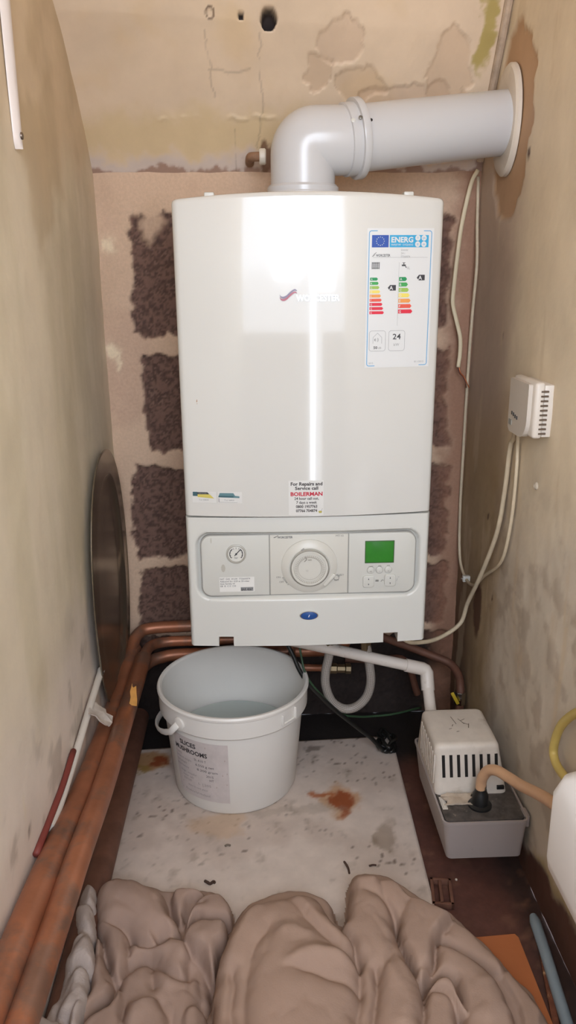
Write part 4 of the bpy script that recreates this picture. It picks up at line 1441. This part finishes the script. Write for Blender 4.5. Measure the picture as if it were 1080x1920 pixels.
# slotted cover
bm = BM()
CX0, CX1, CYA, CYB, CZ0, CZ1 = .2020, .3230, -.4630, -.3080, TH, .1600
def cov(t):
    # t 0 at the lid, 1 at the top: the sides draw in slightly, the front leans back
    return (CX0 + .000 * t, CX1 - .012 * t, CYA + .016 * t, CYB - .022 * t)
L_ = []
for t in np.linspace(0, 1, 8):
    x0, x1, y0, y1 = cov(t)
    L_.append(loop(x0, x1, y0, y1, CZ0 + (CZ1 - .010 - CZ0) * t, .011, 6))
x0, x1, y0, y1 = cov(1)
for k in range(1, 6):
    a = .5 * PI * k / 5
    ins = .010 * (1 - math.cos(a))
    L_.append(loop(x0 + ins, x1 - ins, y0 + ins, y1 - ins, CZ1 - .010 + .010 * math.sin(a), max(.011 - ins * .6, .003), 6))
loft(bm, L_)
obj('cover', bm, mat('pump cover plastic', (206, 196, 184), .45, dirt=(18, .6, (172, 158, 140)), var=(50, .93, 1.04)), pump)
def cover_front(x, z):
    t = (z - CZ0) / (CZ1 - .010 - CZ0)
    return CYA + .016 * t
for k in range(8):
    xs0 = .2130 + k * .0126
    bm = BM()
    z0_, z1_ = .1055, .1425
    q = []
    for (x, z) in ((xs0 + .0012, z0_), (xs0 + .0062, z0_), (xs0 + .0050, z1_), (xs0, z1_)):
        q.append((x, z))
    f_ = [bm.verts.new((x, cover_front(x, z) - .0007, z)) for x, z in q]
    b_ = [bm.verts.new((x, cover_front(x, z) + .004, z)) for x, z in q]
    bm.faces.new(f_)
    for i in range(4):
        j = (i + 1) % 4
        bm.faces.new((f_[i], f_[j], b_[j], b_[i]))
    obj('vent_slot', bm, mat('vent black', (22, 18, 16), .9), pump)
for k in range(9):
    bm = BM()
    y = -.445 + k * .0125
    add_box(bm, (CX0 - .0012, y - .002, .088), (CX0 + .002, y + .002, .142), .0008)
    obj('side_rib', bm, MATS['pump cover plastic'], pump)
bm = BM(); add_box(bm, (.3050, CYA + .001 - .0015, .0835), (.3170, CYA + .004, .0900), .0005); obj('switch', bm, black_plastic, pump)
# scribble on the top of the cover
d = Decal({'k': mat('marker ink', (112, 100, 88), .7)})
rnd = random.Random(4)
for (x, y, l, a) in ((.252, -.385, .024, 1.75), (.266, -.385, .018, 2.0), (.270, -.398, .014, 1.3), (.262, -.375, .010, .6), (.243, -.392, .007, 1.1), (.236, -.400, .006, .4), (.247, -.408, .005, .2), (.273, -.388, .012, 2.5)):
    d.line((x, y), (x + l * math.cos(a), y + l * math.sin(a)), .0013, 'k', 1)
d.build('marker_scribble', lambda x, y, o: Vector((x, y, CZ1 + .0003 + o)), pump)
d = Decal({'p': mat('small label', (214, 206, 196), .5), 'k': ink_grey})
d.rect(.2065, -.500, .2150, -.468, 'p', 1); d.rect(.2080, -.498, .2086, -.470, 'k', 2); d.rect(.2132, -.498, .2138, -.470, 'k', 2)
d.build('lid_label', lambda x, y, o: Vector((x, y, TH + .0008 + o)), pump, 'small pale sticker on the lid')
# limescale crust in front of the cover
o = ragged_patch('scale_crust', [(.2135, -.492, TH + .002), (.262, -.495, TH + .002), (.262, -.466, TH + .003), (.2120, -.466, TH + .003)], 8, 5, .003, mat('dusty crust', (186, 170, 152), .9, var=(70, .8, 1.1)), .0025, 8)
o.parent = pump; o.location = -pump.location
# black spigot
bm = BM(); add_lathe(bm, [(.019, 0), (.019, .004), (.0135, .006), (.0125, .022), (.0105, .026), (.0085, .034), (.0085, .040)], (.2685, -.492, TH), (0, 0, 1), 24)
obj('spigot', bm, black_plastic, pump, 'black outlet spigot')
bm = BM()
add_box(bm, (TX1 - .004, TYA + .012, TH - .022), (TX1 + .006, TYA + .034, TH), .002)
obj('hanging_lug', bm, MATS['grey tank plastic'], pump)
# timber block it sits on
bm = BM(); add_box(bm, (.245, -.455, FLOOR - .001), (.330, -.32, .0012), .002)
tag(obj('timber_block', bm, mat('dark timber', (52, 38, 32), .85, var=(30, .7, 1.2))), 'dark timber block under the condensate pump', 'block')

cable('outlet_hose', [(.2685, -.492, TH + .026), (.2680, -.493, TH + .046), (.2690, -.498, .136), (.2735, -.508, .153), (.281, -.524, .1635), (.290, -.550, .170), (.2975, -.590, .1830), (.3020, -.640, .206), (.3030, -.70, .232), (.302, -.80, .265), (.30, -.9, .29)], .0085, mat('tan hose', (206, 164, 128), .42, var=(20, .92, 1.05)), 'tan rubber hose arching from the pump spigot towards the white container', 'hose', n=8, seg=18)

# ------------------------------------------------------------------ white container on the right wall
jg = thing('jerrycan', 'white plastic container against the right wall, cut off by the right edge of the photo', 'container', (.292, -.92, .245))
bm = BM()
J0, J1, JYA, JYB, JZ0, JZ1 = .2385, XR - .002, -1.10, -.8180, .2480, .3900
loft(bm, [loop(J0 + .010, J1 - .004, JYA + .01, JYB - .010, JZ0, .010, 6), loop(J0 + .002, J1 - .001, JYA + .003, JYB - .003, JZ0 + .006, .016, 6), loop(J0, J1, JYA, JYB, JZ0 + .020, .018, 6),
          loop(J0, J1, JYA, JYB, JZ1 - .040, .018, 6), loop(J0 + .006, J1, JYA + .006, JYB - .008, JZ1 - .016, .018, 6), loop(J0 + .020, J1 - .006, JYA + .02, JYB - .030, JZ1 + .006, .018, 6), loop(J0 + .026, J1 - .016, JYA + .06, JYB - .046, JZ1 + .020, .014, 6), loop(J0 + .030, J1 - .02, JYA + .08, JYB - .052, JZ1 + .070, .014, 6)])
obj('body', bm, mat('white container plastic', (248, 246, 246), .42), jg, smooth=60)
bm = BM(); add_lathe(bm, [(.024, 0), (.024, .025), (.022, .028), (0, .028)], (.30, -.96, JZ1 + .066), (0, 0, 1), 32); obj('cap', bm, white_abs, jg)
bm = BM(); add_box(bm, (XR - .03, -1.05, JZ0 - .024), (XR + .004, -.98, JZ0 + .001), .003)
obj('wall_bracket', bm, mat('bracket grey', (130, 128, 126), .5, metal=.6), jg)
cable('hose', [(.300, -.885, .392), (.322, -.83, .410), (.333, -.78, .404), (.333, -.72, .384), (.333, -.668, .352), (.332, -.6228, .3039), (.331, -.6074, .2597), (.330, -.6218, .2433), (.329, -.66, .246), (.326, -.73, .262), (.318, -.84, .255)], .0062, mat('yellowed hose', (206, 182, 104), .42, var=(20, .9, 1.05)), 'yellowed hose looping from behind the white container', 'hose', n=8, seg=16)

# ------------------------------------------------------------------ odds and ends at the lower right
bm = BM()
ol = [(.150, -.640), (.2380, -.6365), (.2900, -.6335), (.2935, -.640), (.2930, -.790), (.150, -.800)]
f_ = [bm.verts.new((x, y, FLOOR + .006)) for x, y in ol]
b_ = [bm.verts.new((x, y, FLOOR + .002)) for x, y in ol]
bm.faces.new(f_); bm.faces.new(b_[::-1])
for i in range(len(ol)):
    j = (i + 1) % len(ol)
    bm.faces.new((f_[i], f_[j], b_[j], b_[i]))
tag(obj('card', bm, mat('orange card', (182, 108, 62), .8, var=(14, .92, 1.05)), smooth=0), 'flat orange-brown card on the floor sticking out from under the cloth', 'card')
bm = BM(); add_tube(bm, spline([(.3270, -.606, FLOOR + .011), (.322, -.67, FLOOR + .010), (.315, -.74, FLOOR + .0095), (.306, -.83, FLOOR + .0095), (.29, -.98, FLOOR + .0095)], 6), [.0055] + [.0082] * 24, 16)
tag(obj('tube', bm, mat('blue grey tube', (138, 152, 160), .45, var=(12, .85, 1.08)), smooth=60), 'blue-grey plastic tube lying on the floor along the right wall', 'tube')
bm = BM()
add_box(bm, (-.0045, -.075, 0), (.0045, .075, .0045), .001, M=Matrix.Translation((.3045, -.745, FLOOR + .002)) @ Matrix.Rotation(math.radians(-11), 4, 'Z'))
tag(obj('rusty_strip', bm, mat('rusty steel', (112, 64, 42), .85, dirt=(60, .56, (190, 150, 110)), var=(90, .6, 1.2))), 'short rusty metal strip lying beside the blue-grey tube', 'strip')
bm = BM()
M = Matrix.Translation((.199, -.549, FLOOR + .002)) @ Matrix.Rotation(math.radians(-8), 4, 'Z')
for (a0, b0, a1, b1) in ((-.017, -.028, -.012, .028), (.012, -.028, .017, .028), (-.017, .023, .017, .028), (-.017, -.028, .017, -.023), (-.004, -.026, .001, .024)):
    add_box(bm, (a0, b0, 0), (a1, b1, .010), .0008, M=M)
tag(obj('small_frame', bm, mat('brown board edge', (112, 74, 58), .8, var=(40, .8, 1.15))), 'small brown slotted frame on the red floor at the edge of the cloth', 'frame')
bm = BM(); bmesh.ops.create_icosphere(bm, subdivisions=2, radius=.0022, matrix=Matrix.Translation((.231, -.516, FLOOR + .0022)))
tag(obj('paint_fleck', bm, mat('fleck', (205, 190, 175), .7)), 'tiny pale fleck on the red floor in front of the pump', 'debris')

# ------------------------------------------------------------------ cloths heaped in the foreground
#CLOTH
LEFT_LOBES = [   # outline in mm, edge height, edge radius, crown
    ([(-346, -567), (-349, -538), (-317, -513), (-255, -535), (-231, -544), (-181, -546), (-153, -555), (-135, -578), (-134, -612), (-148, -667), (-157, -696), (-156, -778), (-153, -870), (-338, -861), (-328, -769), (-322, -733), (-334, -632)], 0.030, 0.020, 0.000),
    ([(-246, -690), (-221, -709), (-196, -722), (-175, -717), (-169, -740), (-170, -792), (-168, -882), (-267, -877), (-286, -739), (-283, -717)], 0.047, 0.030, 0.012),
    ([(-274, -663), (-238, -671), (-224, -653), (-198, -667), (-190, -677), (-188, -704), (-193, -726), (-218, -719), (-245, -695), (-273, -702), (-278, -681)], 0.052, 0.022, 0.006),
    ([(-328, -622), (-303, -636), (-279, -656), (-271, -693), (-277, -716), (-284, -733), (-302, -698), (-313, -664), (-327, -641)], 0.058, 0.020, 0.006),
    ([(-227, -572), (-206, -565), (-173, -574), (-199, -591), (-206, -631), (-221, -607)], 0.052, 0.014, 0.000),
    ([(-177, -588), (-151, -586), (-134, -608), (-133, -635), (-167, -636), (-185, -629), (-200, -641), (-197, -608)], 0.058, 0.016, 0.006),
    ([(-202, -666), (-184, -638), (-161, -639), (-138, -647), (-137, -676), (-151, -693), (-154, -728), (-170, -701), (-188, -685)], 0.064, 0.018, 0.006),
    ([(-339, -578), (-331, -563), (-308, -553), (-277, -557), (-251, -575), (-231, -587), (-221, -615), (-207, -646), (-213, -663), (-235, -665), (-236, -679), (-257, -672), (-279, -655), (-300, -647), (-320, -637), (-336, -606)], 0.066, 0.032, 0.016),
    ([(-325, -652), (-312, -668), (-305, -696), (-288, -725), (-285, -753), (-295, -773), (-312, -804), (-311, -886), (-329, -886), (-331, -796), (-318, -751), (-321, -718), (-323, -674)], 0.062, 0.018, 0.006),
    ([(-289, -780), (-274, -747), (-262, -806), (-251, -895), (-309, -892), (-316, -804)], 0.070, 0.020, 0.006),
    ([(-267, -780), (-248, -770), (-224, -764), (-210, -782), (-199, -808), (-188, -897), (-251, -894)], 0.068, 0.025, 0.010),
    ([(-195, -801), (-189, -776), (-171, -772), (-158, -798), (-153, -893), (-187, -891)], 0.060, 0.022, 0.004),
]
LEFT_FOLDS = [   # polyline in mm, height, half width
    ([(-298, -610), (-260, -642), (-238, -656)], -0.005, 0.010),
    ([(-291, -638), (-269, -648), (-242, -662)], -0.004, 0.008),
    ([(-238, -714), (-234, -743)], -0.010, 0.007),
    ([(-230, -720), (-217, -738)], 0.006, 0.010),
    ([(-186, -705), (-186, -745)], -0.006, 0.008),
    ([(-232, -685), (-210, -683), (-189, -699)], 0.005, 0.010),
    ([(-183, -643), (-148, -638)], -0.006, 0.007),
    ([(-178, -688), (-159, -712)], -0.005, 0.008),
    ([(-190, -690), (-171, -676)], 0.004, 0.010),
    ([(-229, -596), (-220, -631)], -0.014, 0.006),
    ([(-206, -611), (-176, -604)], -0.010, 0.006),
    ([(-220, -775), (-203, -806)], -0.008, 0.008),
    ([(-241, -784), (-251, -804)], 0.005, 0.012),
    ([(-309, -693), (-294, -734)], -0.008, 0.007),
    ([(-254, -690), (-234, -694)], -0.012, 0.007),
    ([(-172, -772), (-165, -808)], -0.008, 0.009),
]
RIGHT_LOBES = [   # outline in mm, edge height, edge radius, crown
    ([(-153, -671), (-137, -620), (-119, -584), (-89, -565), (-47, -551), (-14, -558), (18, -578), (33, -619), (55, -527), (104, -524), (130, -541), (176, -591), (200, -607), (211, -628), (233, -665), (254, -706), (262, -727), (279, -777), (246, -888), (-155, -869), (-159, -750)], 0.028, 0.020, 0.000),
    ([(247, -719), (257, -734), (274, -784), (272, -804), (241, -894), (214, -892), (239, -802), (237, -766), (232, -741)], 0.036, 0.014, 0.004),
    ([(193, -633), (205, -647), (223, -677), (246, -718), (238, -743), (218, -731), (191, -700), (162, -683), (171, -658)], 0.044, 0.020, 0.006),
    ([(160, -693), (188, -708), (219, -742), (228, -783), (232, -819), (206, -907), (138, -904), (165, -783), (159, -750), (124, -754), (123, -750), (141, -732), (154, -698)], 0.056, 0.022, 0.010),
    ([(118, -785), (134, -774), (151, -780), (158, -797), (152, -822), (128, -909), (92, -907)], 0.064, 0.018, 0.008),
    ([(116, -780), (142, -759), (160, -763), (165, -787), (169, -815), (158, -807), (149, -786), (133, -776)], 0.070, 0.014, 0.002),
    ([(91, -583), (120, -587), (135, -611), (165, -633), (186, -646), (189, -653), (165, -679), (152, -706), (138, -743), (119, -760), (112, -728), (104, -692), (103, -654), (80, -601)], 0.068, 0.016, 0.006),
    ([(48, -579), (76, -572), (94, -581), (98, -598), (104, -640), (103, -684), (104, -702), (111, -734), (118, -767), (111, -828), (94, -913), (-2, -908), (21, -824), (41, -730), (20, -680), (30, -656), (38, -626)], 0.074, 0.026, 0.010),
    ([(-149, -720), (-134, -673), (-117, -645), (-81, -622), (-49, -614), (-18, -618), (7, -633), (15, -658), (28, -684), (39, -712), (40, -741), (41, -780), (33, -829), (18, -916), (-151, -908), (-154, -820), (-152, -757)], 0.080, 0.040, 0.022),
]
RIGHT_FOLDS = [   # polyline in mm, height, half width
    ([(-50, -633), (-22, -680), (9, -718), (40, -742)], -0.010, 0.010),
    ([(-40, -640), (-11, -674), (21, -704), (39, -716)], 0.006, 0.012),
    ([(-55, -762), (-14, -772), (35, -784)], -0.010, 0.009),
    ([(-50, -757), (-26, -745), (7, -743), (37, -750)], 0.009, 0.012),
    ([(-77, -686), (-97, -715), (-108, -760), (-112, -820), (-114, -908)], -0.010, 0.014),
    ([(-128, -753), (-126, -785), (-128, -820), (-128, -907)], -0.012, 0.008),
    ([(-99, -647), (-121, -684), (-135, -731)], 0.005, 0.010),
    ([(5, -631), (5, -656)], -0.008, 0.006),
    ([(-60, -699), (-26, -710)], 0.004, 0.010),
    ([(62, -749), (60, -779), (50, -811), (32, -915)], -0.014, 0.006),
    ([(97, -701), (82, -736), (63, -763)], -0.006, 0.008),
    ([(79, -753), (92, -796), (83, -830)], 0.005, 0.012),
    ([(68, -608), (92, -626), (102, -673)], -0.008, 0.008),
    ([(127, -625), (104, -664)], -0.007, 0.008),
    ([(102, -731), (118, -743), (136, -739)], -0.006, 0.008),
    ([(192, -811), (204, -794), (204, -770)], 0.005, 0.014),
    ([(167, -677), (180, -699), (193, -706)], 0.004, 0.010),
    ([(42, -603), (24, -670)], -0.006, 0.012),
]
RAG_LOBES = [   # outline in mm, edge height, edge radius, crown
    ([(-362, -607), (-357, -564), (-337, -573), (-335, -611), (-324, -658), (-318, -701), (-319, -724), (-315, -751), (-319, -797), (-314, -891), (-364, -888), (-363, -780), (-358, -765), (-356, -733), (-357, -699), (-351, -656)], 0.068, 0.022, 0.006),
    ([(-354, -576), (-337, -580), (-331, -615), (-348, -620)], 0.078, 0.020, 0.004),
    ([(-360, -623), (-333, -621), (-323, -667), (-346, -662)], 0.080, 0.022, 0.004),
    ([(-341, -683), (-323, -680), (-312, -723), (-329, -731), (-341, -738), (-354, -715)], 0.088, 0.024, 0.006),
    ([(-343, -734), (-319, -731), (-314, -754), (-325, -782), (-348, -768)], 0.086, 0.024, 0.006),
    ([(-348, -773), (-327, -753), (-312, -764), (-315, -800), (-343, -803)], 0.085, 0.024, 0.006),
    ([(-372, -806), (-347, -802), (-325, -815), (-313, -839), (-315, -903), (-359, -900)], 0.084, 0.024, 0.006),
    ([(-326, -786), (-312, -786), (-312, -821), (-316, -835), (-328, -820)], 0.090, 0.020, 0.004),
]
RAG_FOLDS = [   # polyline in mm, height, half width
    ([(-345, -759), (-334, -732), (-323, -730)], -0.006, 0.006),
    ([(-343, -785), (-336, -756)], -0.006, 0.006),
    ([(-326, -810), (-325, -775)], -0.006, 0.006),
    ([(-352, -714), (-350, -682), (-326, -677)], 0.006, 0.006),
    ([(-348, -714), (-343, -691), (-325, -686)], -0.006, 0.006),
    ([(-329, -760), (-322, -749)], -0.005, 0.006),
    ([(-347, -804), (-344, -769)], -0.005, 0.006),
]
def poly_sd(X, Y, P):
    """signed distance to a closed polygon, positive inside"""
    d = np.full(X.shape, 1e9)
    ins = np.zeros(X.shape, bool)
    n = len(P)
    for i in range(n):
        (ax, ay), (bx, by) = P[i], P[(i + 1) % n]
        ex, ey = bx - ax, by - ay
        t = np.clip(((X - ax) * ex + (Y - ay) * ey) / (ex * ex + ey * ey + 1e-12), 0, 1)
        d = np.minimum(d, np.hypot(X - ax - t * ex, Y - ay - t * ey))
        c = (ay > Y) != (by > Y)
        ins ^= c & (X < ex * (Y - ay) / (ey + 1e-12 * (ey == 0)) + ax)
    return np.where(ins, d, -d)
def line_d(X, Y, P):
    d = np.full(X.shape, 1e9)
    for (ax, ay), (bx, by) in zip(P, P[1:]):
        ex, ey = bx - ax, by - ay
        t = np.clip(((X - ax) * ex + (Y - ay) * ey) / (ex * ex + ey * ey + 1e-12), 0, 1)
        d = np.minimum(d, np.hypot(X - ax - t * ex, Y - ay - t * ey))
    return d
def blur(h, k):
    for _ in range(k):
        p = np.pad(h, 1, mode='edge')
        h = (p[1:-1, 1:-1] * 2 + p[:-2, 1:-1] + p[2:, 1:-1] + p[1:-1, :-2] + p[1:-1, 2:]) / 6
    return h
def cloth(name, lobes, folds, m, label, seed, wr=.0028, step=.0023):
    allp = [p for l in lobes for p in l[0]]
    x0, x1 = min(p[0] for p in allp) / 1000 - .01, max(p[0] for p in allp) / 1000 + .01
    y0, y1 = max(min(p[1] for p in allp) / 1000, -1.08) - .01, max(p[1] for p in allp) / 1000 + .01
    X, Y = np.meshgrid(linspace(x0, x1, step), linspace(y0, y1, step), indexing='ij')
    jx = X + (fbm(X * 40, Y * 40, seed, 3) - .5) * .006
    jy = Y + (fbm(X * 40, Y * 40, seed + 9, 3) - .5) * .006
    H = np.full(X.shape, -.02)
    for (pl, h, r, c) in lobes:
        P = [(v.x, v.y) for v in spline([(a / 1000, b / 1000, 0) for a, b in pl], 4, True)]
        sd = poly_sd(jx, jy, P)
        t = np.clip(sd / (r * .72), 0, 1)
        edge = np.sqrt(np.clip(1 - (1 - t) ** 2, 0, 1))
        lift = min(h, .034)
        hh = h - lift + lift * edge + c * (1 - np.exp(-np.clip(sd, 0, 1) / .045))
        H = np.maximum(H, np.where(sd > 0, hh, -.02))
    for (pl, a, wd) in folds:
        P = [(v.x, v.y) for v in spline([(p / 1000, q / 1000, 0) for p, q in pl], 4)]
        d = line_d(jx, jy, P)
        if a < 0:
            H = H + 1.25 * a * np.exp(-d / wd) * (H > 0)
        else:
            H = H + a * np.exp(-(d / wd) ** 2) * (H > 0)
    inside = H > -.012
    # soft random puckers: rounded crests, narrow valleys
    q = fbm(X * 16 + 2 * fbm(X * 6, Y * 6, seed + 3), Y * 10 + 2 * fbm(X * 6, Y * 6, seed + 4), seed + 20, 3)
    q2 = fbm(X * 38 + 3 * fbm(X * 9, Y * 9, seed + 5), Y * 26 + 3 * fbm(X * 9, Y * 9, seed + 6), seed + 30, 2)
    H = H + inside * (wr * 1.5 * (np.sqrt(np.abs(q - .5) * 2 + .01) - .4) + wr * .55 * (np.sqrt(np.abs(q2 - .5) * 2 + .02) - .4))
    H = blur(H, 1)
    Z = np.maximum(H, -.02) + FLOOR + .006
    nu, nv = X.shape
    keep = inside
    for _ in range(1):
        p = np.pad(keep, 1)
        keep = p[1:-1, 1:-1] | p[:-2, 1:-1] | p[2:, 1:-1] | p[1:-1, :-2] | p[1:-1, 2:]
    idx = np.full(X.shape, -1)
    idx[keep] = np.arange(keep.sum())
    q = np.stack([idx[:-1, :-1], idx[1:, :-1], idx[1:, 1:], idx[:-1, 1:]], -1).reshape(-1, 4)
    q = q[(q >= 0).all(1)]
    Zf = np.maximum(Z, np.where(X < .19, -.0385, FLOOR + .0075))
    me = bpy.data.meshes.new(name)
    me.from_pydata(np.stack([X[keep], Y[keep], Zf[keep]], -1).tolist(), [], q.tolist())
    me.update()
    return tag(link_mesh(name, me, m, smooth=180), label, 'cloth')
beige_cloth = mat('beige jersey cloth', (166, 141, 127), .92, var=(14, .94, 1.05), bump=(420, .25, .0012), spec=.15)
cloth('cloth', LEFT_LOBES, LEFT_FOLDS, beige_cloth, 'crumpled beige cloth heaped at the front left of the board', 301)
cloth('cloth', RIGHT_LOBES, RIGHT_FOLDS, mat('warm beige cloth', (168, 142, 126), .92, var=(12, .94, 1.05), bump=(420, .25, .0012), spec=.15), 'large crumpled beige cloth heaped at the front right', 311, .0024)
cloth('rag', RAG_LOBES, RAG_FOLDS, mat('greyish white rag', (186, 172, 164), .95, var=(30, .9, 1.05), bump=(260, .5, .002), spec=.1), 'crumpled greyish white rag squeezed between the copper pipes and the beige cloth', 321, .003)
